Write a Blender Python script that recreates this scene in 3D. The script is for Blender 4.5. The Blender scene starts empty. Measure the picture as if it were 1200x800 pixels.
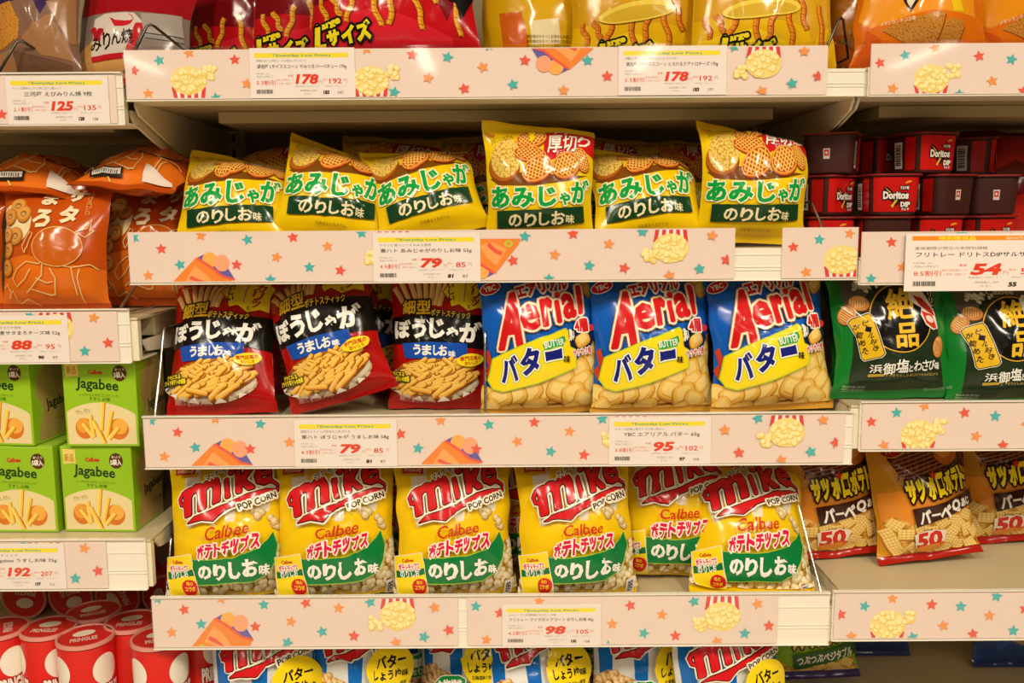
import bpy, math, random
import numpy as np
from mathutils import Matrix, Vector
from mathutils.geometry import tessellate_polygon

# ---------------------------------------------------------------- camera, light, exposure
SC = bpy.context.scene
COL = SC.collection
PI = math.pi
F_PX, DIST, PITCH, ROLL, CAM_Z = 1080.0, 1.155, math.radians(7.5), math.radians(0.4), 1.45
cam_data = bpy.data.cameras.new('camera')
cam_data.sensor_width = 36.0
cam_data.lens = 36.0 * F_PX / 1200.0
cam_data.clip_start = 0.02
cam_data.dof.use_dof = True
cam_data.dof.focus_distance = 1.2
cam_data.dof.aperture_fstop = 9.0
camera = bpy.data.objects.new('camera', cam_data)
COL.objects.link(camera)
FWD = Vector((0, math.cos(PITCH), -math.sin(PITCH)))
RGT = Vector((1, 0, 0))
UPV = Vector((0, math.sin(PITCH), math.cos(PITCH)))
cr, sr = math.cos(ROLL), math.sin(ROLL)
ax_r, ax_u = RGT * cr - UPV * sr, RGT * sr + UPV * cr
camera.matrix_world = Matrix(((ax_r.x, ax_u.x, -FWD.x, 0), (ax_r.y, ax_u.y, -FWD.y, -DIST),
                              (ax_r.z, ax_u.z, -FWD.z, CAM_Z), (0, 0, 0, 1)))
SC.camera = camera
SC.view_settings.view_transform = 'Standard'
SC.view_settings.look = 'None'
SC.view_settings.gamma = 1.0
SC.view_settings.use_curve_mapping = False
SC.view_settings.exposure = -0.50
world = bpy.data.worlds.new('world')
SC.world = world
world.use_nodes = True
world.node_tree.nodes['Background'].inputs[0].default_value = (1.0, 0.86, 0.68, 1)
world.node_tree.nodes['Background'].inputs[1].default_value = 0.05
LAMP_COL = (1.0, 0.87, 0.70)


def ceiling_lamp(x, y, z, sx, sy, watts):
    d = bpy.data.lights.new('ceiling_lamp', 'AREA')
    d.shape, d.size, d.size_y, d.energy, d.color = 'RECTANGLE', sx, sy, watts, LAMP_COL
    o = bpy.data.objects.new('ceiling_lamp', d)
    o.location = (x, y, z)
    COL.objects.link(o)


# rows of ceiling lamps over the aisle and over the aisles behind the camera
for lx in (-1.75, -0.50, 0.75, 2.0):
    ceiling_lamp(lx, -1.85, 2.75, 0.12, 0.8, 50)
for lx in (-2.2, -0.50, 0.80, 2.4):
    ceiling_lamp(lx, -3.6, 2.75, 0.09, 0.9, 22)
    ceiling_lamp(lx * 1.5, -7.2, 2.85, 0.12, 1.3, 14)

# ---------------------------------------------------------------- helpers


def pix(px, py, y=0.0):
    """Point of the plane Y=y seen at photograph pixel (px, py)."""
    u, v = px - 600.0, 400.0 - py
    u, v = u * cr + v * sr, -u * sr + v * cr
    d = FWD * F_PX + RGT * u + UPV * v
    t = (y + DIST) / d.y
    return Vector((0, -DIST, CAM_Z)) + d * t


def srgb(h):
    h = h.lstrip('#')
    c = [int(h[i:i + 2], 16) / 255 for i in (0, 2, 4)]
    return tuple(x / 12.92 if x < .04045 else ((x + .055) / 1.055) ** 2.4 for x in c) + (1,)


MATS = {}


def film(hexcol, rough=0.15, kind='film', metal=0.0):
    """Plain coloured surface with a little procedural variation of gloss."""
    key = (hexcol, rough, kind)
    if key in MATS:
        return MATS[key]
    m = bpy.data.materials.new(kind + '_' + hexcol.strip('#'))
    m.use_nodes = True
    nt = m.node_tree
    b = nt.nodes['Principled BSDF']
    b.inputs['Base Color'].default_value = srgb(hexcol)
    b.inputs['Metallic'].default_value = metal
    if kind == 'film':
        b.inputs['Specular IOR Level'].default_value = .38
    if kind == 'film':
        n = nt.nodes.new('ShaderNodeTexNoise')
        n.inputs['Scale'].default_value = 60
        r = nt.nodes.new('ShaderNodeMapRange')
        r.inputs[3].default_value, r.inputs[4].default_value = rough - .04, rough + .06
        nt.links.new(n.outputs[0], r.inputs[0])
        nt.links.new(r.outputs[0], b.inputs['Roughness'])
    else:
        b.inputs['Roughness'].default_value = rough
    MATS[key] = m
    return m


def print_mat(name, stops, scale, dist='F1', rough=.15, detail=0.0, feature='F1', warp=0.0):
    """Printed picture texture: cells laid out in the print's own UV (millimetres)."""
    if name in MATS:
        return MATS[name]
    m = bpy.data.materials.new(name)
    m.use_nodes = True
    nt = m.node_tree
    b = nt.nodes['Principled BSDF']
    b.inputs['Roughness'].default_value = rough
    uv = nt.nodes.new('ShaderNodeUVMap')
    vec = uv.outputs[0]
    if warp:
        nz = nt.nodes.new('ShaderNodeTexNoise')
        nz.inputs['Scale'].default_value = scale * 1.3
        nt.links.new(vec, nz.inputs['Vector'])
        ma = nt.nodes.new('ShaderNodeMixRGB')
        ma.blend_type = 'LINEAR_LIGHT'
        ma.inputs[0].default_value = warp
        nt.links.new(vec, ma.inputs[1])
        nt.links.new(nz.outputs['Color'], ma.inputs[2])
        vec = ma.outputs[0]
    v = nt.nodes.new('ShaderNodeTexVoronoi')
    v.feature = feature
    v.voronoi_dimensions = '2D'
    v.inputs['Scale'].default_value = scale
    nt.links.new(vec, v.inputs['Vector'])
    ramp = nt.nodes.new('ShaderNodeValToRGB')
    els = ramp.color_ramp.elements
    while len(els) < len(stops):
        els.new(.5)
    for e, (p, c) in zip(els, stops):
        e.position, e.color = p, srgb(c)
    fac = v.outputs['Distance']
    if detail:
        n2 = nt.nodes.new('ShaderNodeTexNoise')
        n2.inputs['Scale'].default_value = scale * 3.0
        nt.links.new(vec, n2.inputs['Vector'])
        mm = nt.nodes.new('ShaderNodeMath')
        mm.operation = 'MULTIPLY_ADD'
        nt.links.new(n2.outputs[0], mm.inputs[0])
        mm.inputs[1].default_value = detail
        nt.links.new(fac, mm.inputs[2])
        fac = mm.outputs[0]
    nt.links.new(fac, ramp.inputs[0])
    nt.links.new(ramp.outputs[0], b.inputs['Base Color'])
    MATS[name] = m
    return m


def clear_plastic():
    if 'clear' in MATS:
        return MATS['clear']
    m = bpy.data.materials.new('clear_plastic')
    m.use_nodes = True
    nt = m.node_tree
    nt.nodes.remove(nt.nodes['Principled BSDF'])
    out = nt.nodes['Material Output']
    tr = nt.nodes.new('ShaderNodeBsdfTransparent')
    tr.inputs[0].default_value = (1, 1, 1, 1)
    gl = nt.nodes.new('ShaderNodeBsdfGlossy')
    gl.inputs['Roughness'].default_value = .05
    lw = nt.nodes.new('ShaderNodeLayerWeight')
    pw = nt.nodes.new('ShaderNodeMath')
    pw.operation = 'POWER'
    pw.inputs[1].default_value = 5.0
    nt.links.new(lw.outputs['Facing'], pw.inputs[0])
    fr = nt.nodes.new('ShaderNodeMath')
    fr.operation = 'MULTIPLY_ADD'
    fr.inputs[1].default_value, fr.inputs[2].default_value = .85, .02
    nt.links.new(pw.outputs[0], fr.inputs[0])
    mx = nt.nodes.new('ShaderNodeMixShader')
    nt.links.new(fr.outputs[0], mx.inputs[0])
    nt.links.new(tr.outputs[0], mx.inputs[1])
    nt.links.new(gl.outputs[0], mx.inputs[2])
    nt.links.new(mx.outputs[0], out.inputs[0])
    MATS['clear'] = m
    return m


POPCORN = print_mat('popcorn_print', [(0, 'fff3c8'), (.30, 'f3dfa0'), (.55, 'd8b058'), (.8, '9a6a25'), (1, '6b431a')], .105, warp=.9, detail=.25)
POPCORN_BROWN = print_mat('caramel_popcorn_print', [(0, 'f8dfae'), (.35, 'e9bd78'), (.6, 'c98f48'), (.85, '8f5a24'), (1, '6b3f16')], .105, warp=.9, detail=.2)
POPCORN_PALE = print_mat('pale_popcorn_print', [(0, 'fdf6c9'), (.4, 'f5eaa2'), (.75, 'ecd77e'), (1, 'd8bc5c')], .19, warp=.4)
PUFFS = print_mat('puff_print', [(0, 'ffdf7e'), (.35, 'f7c650'), (.62, 'e3a232'), (.85, 'b8741d'), (1, '8c5212')], .05, warp=.6, detail=.12)
STEAK = print_mat('steak_print', [(0, '8a4a2c'), (.4, '6d3420'), (.8, '3f1d12'), (1, '2b130b')], .12, warp=.8, detail=.3)
CHIPFLAKE = print_mat('flake_print', [(0, 'f5d070'), (.4, 'e6b24c'), (.7, 'c4842c'), (1, '8f5518')], .085, warp=.5, detail=.3)
POTATO = print_mat('potato_print', [(0, 'f3dc82'), (.45, 'ecd06a'), (.75, 'd9ae46'), (1, 'b98a30')], .33, warp=.6, detail=.4)
TORTILLA = print_mat('tortilla_print', [(0, 'dba246'), (.45, 'd0903a'), (.8, 'bb7a2a'), (1, '9a5c1c')], .5, warp=.9, detail=.4)
GOLD = film('e8b73a')


def link(name, mesh, parent=None):
    o = bpy.data.objects.new(name, mesh)
    COL.objects.link(o)
    if parent is not None:
        o.parent = parent
    return o


def tag(o, label, cat, group=None):
    o['label'], o['category'] = label, cat
    if group:
        o['group'] = group
    return o


def empty(name, loc=(0, 0, 0)):
    o = bpy.data.objects.new(name, None)
    o.empty_display_size = .03
    o.location = loc
    COL.objects.link(o)
    return o


def tri_mesh(name, V, T, mats, mi, uv=None, nrm=None, smooth=True):
    me = bpy.data.meshes.new(name)
    V = np.asarray(V, np.float32)
    T = np.asarray(T, np.int32)
    me.vertices.add(len(V))
    me.vertices.foreach_set('co', V.ravel())
    me.loops.add(T.size)
    me.loops.foreach_set('vertex_index', T.ravel())
    me.polygons.add(len(T))
    me.polygons.foreach_set('loop_start', np.arange(0, T.size, 3, dtype=np.int32))
    me.polygons.foreach_set('loop_total', np.full(len(T), 3, np.int32))
    me.polygons.foreach_set('material_index', np.asarray(mi, np.int32))
    me.polygons.foreach_set('use_smooth', np.full(len(T), smooth))
    for m in mats:
        me.materials.append(m)
    if uv is not None:
        l = me.uv_layers.new(name='UVMap')
        l.data.foreach_set('uv', np.asarray(uv, np.float32)[T.ravel()].ravel())
    me.update(calc_edges=True)
    if nrm is not None:
        me.normals_split_custom_set_from_vertices(np.asarray(nrm, np.float32).tolist())
    return me


class MB:
    """Collects boxes, prisms and tubes into one mesh."""

    def __init__(s):
        s.v, s.f, s.m = [], [], []

    def raw(s, vs, fs, mi=0):
        o = len(s.v)
        s.v += [tuple(v) for v in vs]
        s.f += [tuple(i + o for i in f) for f in fs]
        s.m += [mi] * len(fs)

    def box(s, x0, x1, y0, y1, z0, z1, mi=0):
        s.raw([(x, y, z) for z in (z0, z1) for y in (y0, y1) for x in (x0, x1)],
              [(0, 2, 3, 1), (4, 5, 7, 6), (0, 1, 5, 4), (2, 6, 7, 3), (0, 4, 6, 2), (1, 3, 7, 5)], mi)

    def prism_x(s, prof, x0, x1, mi=0):
        """Profile [(y, z)] swept along X."""
        n = len(prof)
        s.raw([(x0, y, z) for y, z in prof] + [(x1, y, z) for y, z in prof],
              [(i, (i + 1) % n, n + (i + 1) % n, n + i) for i in range(n)] + [tuple(range(n))[::-1], tuple(range(n, 2 * n))], mi)

    def tube(s, pts, r, n=8, mi=0):
        pts = [Vector(p) for p in pts]
        rings, prev = [], None
        for i, p in enumerate(pts):
            a = (pts[min(i + 1, len(pts) - 1)] - pts[max(i - 1, 0)]).normalized()
            ref = prev if prev else (Vector((0, 0, 1)) if abs(a.z) < .9 else Vector((1, 0, 0)))
            u = (ref - a * ref.dot(a)).normalized()
            prev = u
            w = a.cross(u)
            rings.append([p + (u * math.cos(k * 2 * PI / n) + w * math.sin(k * 2 * PI / n)) * r for k in range(n)])
        vs = [v for rg in rings for v in rg]
        fs = [(i * n + k, i * n + (k + 1) % n, (i + 1) * n + (k + 1) % n, (i + 1) * n + k) for i in range(len(pts) - 1) for k in range(n)]
        fs += [tuple(range(n))[::-1], tuple(range(len(vs) - n, len(vs)))]
        s.raw(vs, fs, mi)

    def build(s, name, mats, parent=None, bevel=0.0, smooth=False):
        me = bpy.data.meshes.new(name)
        me.from_pydata(s.v, [], s.f)
        for m in (mats if isinstance(mats, (list, tuple)) else [mats]):
            me.materials.append(m)
        me.polygons.foreach_set('material_index', s.m)
        if smooth:
            me.polygons.foreach_set('use_smooth', [True] * len(s.f))
        me.update()
        o = link(name, me, parent)
        if bevel:
            b = o.modifiers.new('bevel', 'BEVEL')
            b.width, b.segments, b.limit_method = bevel, 2, 'ANGLE'
        return o


def smooth_path(ctrl, n=6):
    """Catmull-Rom through the control points."""
    P = [Vector(p) for p in ctrl]
    P = [P[0] * 2 - P[1]] + P + [P[-1] * 2 - P[-2]]
    out = []
    for i in range(1, len(P) - 2):
        for k in range(n):
            t = k / n
            a, b, c, d = P[i - 1:i + 3]
            out.append(.5 * ((2 * b) + (c - a) * t + (2 * a - 5 * b + 4 * c - d) * t * t + (3 * b - a - 3 * c + d) * t ** 3))
    return out + [P[-2]]


# ---------------------------------------------------------------- flat printed art
_font = bpy.data.curves.new('lettering', 'FONT')
_font.resolution_u = 2
_fo = bpy.data.objects.new('lettering_source', _font)
COL.objects.link(_fo)
_glyph = {}


def glyphs(s, off=0.0, shear=0.0, spacing=1.0):
    k = (s, off, shear, spacing)
    if k not in _glyph:
        _font.body, _font.offset, _font.shear, _font.space_character = s, off, shear, spacing
        dg = bpy.context.evaluated_depsgraph_get()
        me = bpy.data.meshes.new_from_object(_fo.evaluated_get(dg))
        n = len(me.vertices)
        co = np.zeros(n * 3)
        me.vertices.foreach_get('co', co)
        T = np.zeros(len(me.loops), np.int64)
        me.loops.foreach_get('vertex_index', T)
        V, T = co.reshape(-1, 3)[:, :2], T.reshape(-1, 3)
        bpy.data.meshes.remove(me)
        # weld so that boundary edges are found correctly
        key = np.round(V, 5)
        _, first, inv = np.unique(key, axis=0, return_index=True, return_inverse=True)
        _glyph[k] = (V[first], inv.ravel()[T])
    return _glyph[k]


def poly_tris(pts):
    vs = [Vector((p[0], p[1], 0)) for p in pts]
    return np.array(pts, float), np.array([t for t in tessellate_polygon([vs])], int).reshape(-1, 3)


def outline_tris(V, T, w, segs=5):
    """Band of half-width w round the border of a flat mesh."""
    E = np.concatenate([T[:, [0, 1]], T[:, [1, 2]], T[:, [2, 0]]])
    S = np.sort(E, 1)
    _, idx, cnt = np.unique(S, axis=0, return_index=True, return_counts=True)
    B = E[idx[cnt == 1]]
    a, b = V[B[:, 0]], V[B[:, 1]]
    d = b - a
    L = np.linalg.norm(d, axis=1)
    ok = L > 1e-9
    a, b, d, L = a[ok], b[ok], d[ok], L[ok]
    n = np.stack([-d[:, 1], d[:, 0]], 1) / L[:, None] * w
    Q = np.stack([a - n, b - n, b + n, a + n], 1)
    k = len(Q)
    vs = [Q.reshape(-1, 2)]
    base = np.arange(k)[:, None] * 4
    ts = [np.concatenate([base + [0, 1, 2], base + [0, 2, 3]])]
    ang = np.arange(segs) * 2 * PI / segs
    ring = np.stack([np.cos(ang), np.sin(ang)], 1) * w * 1.05
    P = V[np.unique(B)]
    D = P[:, None, :] + ring[None]
    o = k * 4
    base = o + np.arange(len(P))[:, None] * segs
    for i in range(1, segs - 1):
        ts.append(base + [0, i, i + 1])
    vs.append(D.reshape(-1, 2))
    return np.concatenate(vs), np.concatenate(ts)


def cut_lines(P, extra, g):
    """Split triangles P (n,3,2) along the integer lines of g(point)."""
    out_p, out_e = [], []
    for _ in range(4000):
        if not len(P):
            break
        s = g(P)
        lo, hi = s.min(1), s.max(1)
        line = np.floor(lo + 1e-6) + 1
        cross = line < hi - 1e-6
        out_p.append(P[~cross])
        out_e.append(extra[~cross])
        P, extra, s, line = P[cross], extra[cross], s[cross], line[cross]
        if not len(P):
            break
        below = s < line[:, None]
        nb = below.sum(1)
        lone_below = nb == 1
        lone = np.where(lone_below, below.argmax(1), (~below).argmax(1))
        r = np.arange(len(P))
        i0, i1, i2 = lone, (lone + 1) % 3, (lone + 2) % 3
        A, B, C = P[r, i0], P[r, i1], P[r, i2]
        sa, sb, sc_ = s[r, i0], s[r, i1], s[r, i2]
        t1 = ((line - sa) / (sb - sa))[:, None]
        t2 = ((line - sa) / (sc_ - sa))[:, None]
        X, Y = A + (B - A) * t1, A + (C - A) * t2
        t_a = np.stack([A, X, Y], 1)
        t_b = np.stack([X, B, C], 1)
        t_c = np.stack([X, C, Y], 1)
        # pieces below the line are finished on this axis
        out_p.append(t_a[lone_below])
        out_e.append(extra[lone_below])
        out_p += [t_b[~lone_below], t_c[~lone_below]]
        out_e += [extra[~lone_below]] * 2
        P = np.concatenate([t_b[lone_below], t_c[lone_below], t_a[~lone_below]])
        extra = np.concatenate([extra[lone_below], extra[lone_below], extra[~lone_below]])
    return np.concatenate(out_p), np.concatenate(out_e)


class Art:
    """Flat layered print in its own frame (x0, y0, x1, y1), y pointing down."""

    def __init__(s, frame, w_m, h_m, step=.0062):
        s.frame, s.w, s.h = frame, w_m, h_m
        s.nx, s.ny = max(2, round(w_m / step)), max(2, round(h_m / step))
        s.P, s.E, s.mats, s.parts, s.z = [], [], [], [], 0.0
        s.part = 'brand_logo'
        s._cut = None
        s.rng = np.random.default_rng(7)

    def add(s, mat, V, T, dz=.05, jitter=0.0):
        if isinstance(mat, str):
            mat = film(mat)
        if mat not in s.mats:
            s.mats.append(mat)
        if s.part not in s.parts:
            s.parts.append(s.part)
        s.z += dz
        P = np.asarray(V, float)[np.asarray(T)]
        # one winding for all: front faces the viewer
        ar = (P[:, 1, 0] - P[:, 0, 0]) * (P[:, 2, 1] - P[:, 0, 1]) - (P[:, 2, 0] - P[:, 0, 0]) * (P[:, 1, 1] - P[:, 0, 1])
        P = P[np.abs(ar) > 1e-7]
        ar = ar[np.abs(ar) > 1e-7]
        P[ar > 0] = P[ar > 0][:, ::-1]
        n = len(P)
        z = np.full(n, s.z)
        if jitter:
            z = z + s.rng.random(n) * jitter
        s.P.append(P)
        s.E.append(np.stack([np.full(n, s.mats.index(mat)), np.full(n, s.parts.index(s.part)), z], 1))

    def poly(s, mat, pts, dz=.05, outline=()):
        V, T = poly_tris(pts)
        for w, m in outline:
            s.add(m, *outline_tris(V, T, w), jitter=.03)
        s.add(mat, V, T, dz)

    def ell(s, mat, cx, cy, rx, ry, rot=0, n=28, dz=.05, outline=(), a0=0, a1=360):
        r = math.radians(rot)
        pts = []
        for k in range(n):
            t = math.radians(a0 + (a1 - a0) * k / (n if a1 - a0 == 360 else n - 1))
            x, y = rx * math.cos(t), ry * math.sin(t)
            pts.append((cx + x * math.cos(r) - y * math.sin(r), cy + x * math.sin(r) + y * math.cos(r)))
        s.poly(mat, pts, dz, outline)

    def line(s, mat, pts, w, w2=None, dz=.05):
        """Tapered stroke along points."""
        p = [np.array(q, float) for q in pts]
        n = len(p)
        L, R = [], []
        for i in range(n):
            d = p[min(i + 1, n - 1)] - p[max(i - 1, 0)]
            d = d / (np.linalg.norm(d) + 1e-9)
            q = np.array([-d[1], d[0]])
            ww = w + ((w2 if w2 is not None else w) - w) * i / max(1, n - 1)
            L.append(p[i] + q * ww / 2)
            R.append(p[i] - q * ww / 2)
        V = np.array(L + R)
        T = []
        for i in range(n - 1):
            T += [(i, i + 1, n + i), (i + 1, n + i + 1, n + i)]
        s.add(mat, V, T, dz)

    def capsule(s, mat, x, y, L, w, rot, dz=.02):
        r = math.radians(rot)
        pts = []
        for sx in (1, -1):
            for k in range(5):
                t = -PI / 2 + k * PI / 4 if sx > 0 else PI / 2 + k * PI / 4
                px, py = sx * (L / 2 - w / 2) + math.cos(t) * w / 2, math.sin(t) * w / 2
                pts.append((x + px * math.cos(r) - py * math.sin(r), y + px * math.sin(r) + py * math.cos(r)))
        s.poly(mat, pts, dz)

    def star(s, mat, x, y, r, rot=0, dz=.05):
        pts = []
        for k in range(10):
            rr = r if k % 2 == 0 else r * .48
            t = math.radians(rot - 90 + 36 * k)
            pts.append((x + rr * math.cos(t), y + rr * math.sin(t)))
        s.poly(mat, pts, dz)

    def text(s, body, box, mat, bold=0.0, shear=0.0, rot=0.0, outline=(), spacing=1.0, dz=.05, arc=0.0, deco=None):
        """Lettering fitted into box (x0, y0, x1, y1), then turned by rot degrees about its centre."""
        thick = 0.0
        if any(ord(ch) >= 0x3400 for ch in body) and bold > .008:
            thick, bold = bold * .9 * abs(box[3] - box[1]), 0.0
        V, T = glyphs(body, bold, shear, spacing)
        if not len(T):
            return
        x0, y0, x1, y1 = box
        lo, hi = V.min(0), V.max(0)
        U = (V - lo) / np.maximum(hi - lo, 1e-6)
        X = np.stack([x0 + U[:, 0] * (x1 - x0), y1 - U[:, 1] * (y1 - y0)], 1)
        if arc:
            t = (U[:, 0] - .5) * 2
            X[:, 1] += arc * t * t
        if deco:
            X = deco(X)
        c = np.array([(x0 + x1) / 2, (y0 + y1) / 2])
        r = math.radians(rot)
        d = X - c
        X = c + np.stack([d[:, 0] * math.cos(r) + d[:, 1] * math.sin(r), -d[:, 0] * math.sin(r) + d[:, 1] * math.cos(r)], 1)
        for w, m in outline:
            s.add(m, *outline_tris(X, T, w + thick), dz=dz, jitter=.03)
            s.add(m, X, T, dz=.035)
        if thick:
            s.add(mat, *outline_tris(X, T, thick), dz=dz, jitter=.03)
            dz = .035
        s.add(mat, X, T, dz)

    def column(s, body, x, y0, size, mat, step=None, **kw):
        """Vertical Japanese lettering."""
        for i, ch in enumerate(body):
            yy = y0 + i * (step or size * 1.05)
            s.text(ch, (x - size / 2, yy, x + size / 2, yy + size), mat, **kw)

    def cut(s):
        if s._cut is None:
            P, E = np.concatenate(s.P), np.concatenate(s.E)
            x0, y0, x1, y1 = s.frame
            G = np.empty_like(P)
            G[..., 0] = (P[..., 0] - x0) / (x1 - x0) * s.nx
            G[..., 1] = (y1 - P[..., 1]) / (y1 - y0) * s.ny
            G[..., 0] = np.clip(G[..., 0], .02, s.nx - .02)
            G[..., 1] = np.clip(G[..., 1], .02, s.ny - .02)
            G, E = cut_lines(G, E, lambda q: q[..., 0])
            G, E = cut_lines(G, E, lambda q: q[..., 1])
            G, E = cut_lines(G, E, lambda q: q[..., 0] + q[..., 1])
            ar = np.abs((G[:, 1, 0] - G[:, 0, 0]) * (G[:, 2, 1] - G[:, 0, 1]) - (G[:, 2, 0] - G[:, 0, 0]) * (G[:, 1, 1] - G[:, 0, 1]))
            ok = ar > 1e-5
            G, E, ar = G[ok], E[ok], ar[ok]
            # half-cells that one layer fills completely become a single triangle again
            c = G.mean(1)
            i, j = np.clip(np.floor(c[:, 0]), 0, s.nx - 1), np.clip(np.floor(c[:, 1]), 0, s.ny - 1)
            up = (c[:, 0] - i + c[:, 1] - j > 1).astype(float)
            key = np.stack([i, j, up, E[:, 2], E[:, 0]], 1)
            _, first, inv, cnt = np.unique(key, axis=0, return_index=True, return_inverse=True, return_counts=True)
            inv = inv.ravel()
            tot = np.bincount(inv, weights=ar)
            full = (np.abs(tot - 1.0) < .004) & (cnt > 1)
            keep = ~full[inv]
            f = first[full]
            fi, fj, fu = i[f], j[f], up[f] > .5
            lowt = np.stack([np.stack([fi, fj], 1), np.stack([fi + 1, fj], 1), np.stack([fi, fj + 1], 1)], 1)
            upt = np.stack([np.stack([fi + 1, fj], 1), np.stack([fi + 1, fj + 1], 1), np.stack([fi, fj + 1], 1)], 1)
            G = np.concatenate([G[keep], np.where(fu[:, None, None], upt, lowt)])
            E = np.concatenate([E[keep], E[f]])
            # nothing shows through a filled half-cell: drop what lies under it
            c = G.mean(1)
            i, j = np.clip(np.floor(c[:, 0]), 0, s.nx - 1), np.clip(np.floor(c[:, 1]), 0, s.ny - 1)
            hid = ((j * s.nx + i) * 2 + (c[:, 0] - i + c[:, 1] - j > 1)).astype(int)
            top = np.full(s.nx * s.ny * 2, -1.0)
            nf = int(full.sum())
            if nf:
                np.maximum.at(top, hid[-nf:], E[-nf:, 2])
            ok = E[:, 2] >= top[hid] - 1e-9
            s._cut = G[ok], E[ok]
        return s._cut

    def emit(s, pos, nrm, parent, base=.00012, unit=.001, jmin=0, jmax=9999):
        """Lay the print on a grid surface pos/nrm (ny+1, nx+1, 3); one mesh per named part."""
        G, E = s.cut()
        objs = {}
        for pi, pn in enumerate(s.parts):
            cj = G[:, :, 1].mean(1)
            sel = (E[:, 1] == pi) & (cj > jmin) & (cj < jmax)
            if not sel.any():
                continue
            g, e = G[sel], E[sel]
            # cell of each triangle from its centroid, so that shared borders agree
            c = g.mean(1)
            i = np.clip(np.floor(c[:, 0]).astype(int), 0, s.nx - 1)
            j = np.clip(np.floor(c[:, 1]).astype(int), 0, s.ny - 1)
            fx, fy = g[..., 0] - i[:, None], g[..., 1] - j[:, None]
            low = (c[:, 0] - i + c[:, 1] - j) <= 1
            def interp(A):
                p00, p10, p01, p11 = A[j, i], A[j, i + 1], A[j + 1, i], A[j + 1, i + 1]
                a = p00[:, None] + fx[..., None] * (p10 - p00)[:, None] + fy[..., None] * (p01 - p00)[:, None]
                b = p11[:, None] + (1 - fx)[..., None] * (p01 - p11)[:, None] + (1 - fy)[..., None] * (p10 - p11)[:, None]
                return np.where(low[:, None, None], a, b)
            N = interp(nrm)
            N /= np.linalg.norm(N, axis=2, keepdims=True) + 1e-12
            X = interp(pos) + N * (base + e[:, 2] * unit)[:, None, None]
            uv = np.stack([g[..., 0] / s.nx * s.w * 1000, g[..., 1] / s.ny * s.h * 1000], 2).reshape(-1, 2)
            key = np.round(np.concatenate([g.reshape(-1, 2), np.repeat(e[:, 2], 3)[:, None]], 1), 5)
            _, first, inv = np.unique(key, axis=0, return_index=True, return_inverse=True)
            T = inv.ravel().reshape(-1, 3)
            good = (T[:, 0] != T[:, 1]) & (T[:, 1] != T[:, 2]) & (T[:, 0] != T[:, 2])
            T, mi = T[good], e[good, 0].astype(int)
            used = np.unique(mi)
            remap = np.zeros(len(s.mats), int)
            remap[used] = np.arange(len(used))
            me = tri_mesh(pn, X.reshape(-1, 3)[first], T, [s.mats[u] for u in used], remap[mi], uv[first], N.reshape(-1, 3)[first])
            objs[pn] = link(pn, me, parent)
        return objs


def grid_normals(P):
    du = np.gradient(P, axis=1)
    dv = np.gradient(P, axis=0)
    n = np.cross(du, dv)
    return n / (np.linalg.norm(n, axis=2, keepdims=True) + 1e-12)


def grid_tris(ny, nx, flip=False):
    j, i = np.mgrid[0:ny, 0:nx]
    a = (j * (nx + 1) + i).ravel()
    b, c, d = a + 1, a + nx + 1, a + nx + 2
    T = np.concatenate([np.stack([a, b, c], 1), np.stack([b, d, c], 1)])
    return T[:, ::-1] if flip else T


def vnoise(x, y, seed):
    """Smooth value noise, about -1..1."""
    rng = np.random.default_rng(seed)
    R = rng.random((64, 64)) * 2 - 1
    xi, yi = np.floor(x).astype(int), np.floor(y).astype(int)
    fx, fy = x - xi, y - yi
    fx, fy = fx * fx * (3 - 2 * fx), fy * fy * (3 - 2 * fy)
    g = lambda a, b: R[b % 64, a % 64]
    return (g(xi, yi) * (1 - fx) + g(xi + 1, yi) * fx) * (1 - fy) + (g(xi, yi + 1) * (1 - fx) + g(xi + 1, yi + 1) * fx) * fy


def sstep(a, b, x):
    t = np.clip((x - a) / (b - a), 0, 1)
    return t * t * (3 - 2 * t)


class BagKind:
    def __init__(s, art, W, H, T, body, back=None, seal=None, bottom=None):
        s.art, s.W, s.H, s.T = art, W, H, T
        s.body, s.back, s.seal, s.bottom = body, back or body, seal or body, bottom or seal or body


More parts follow.
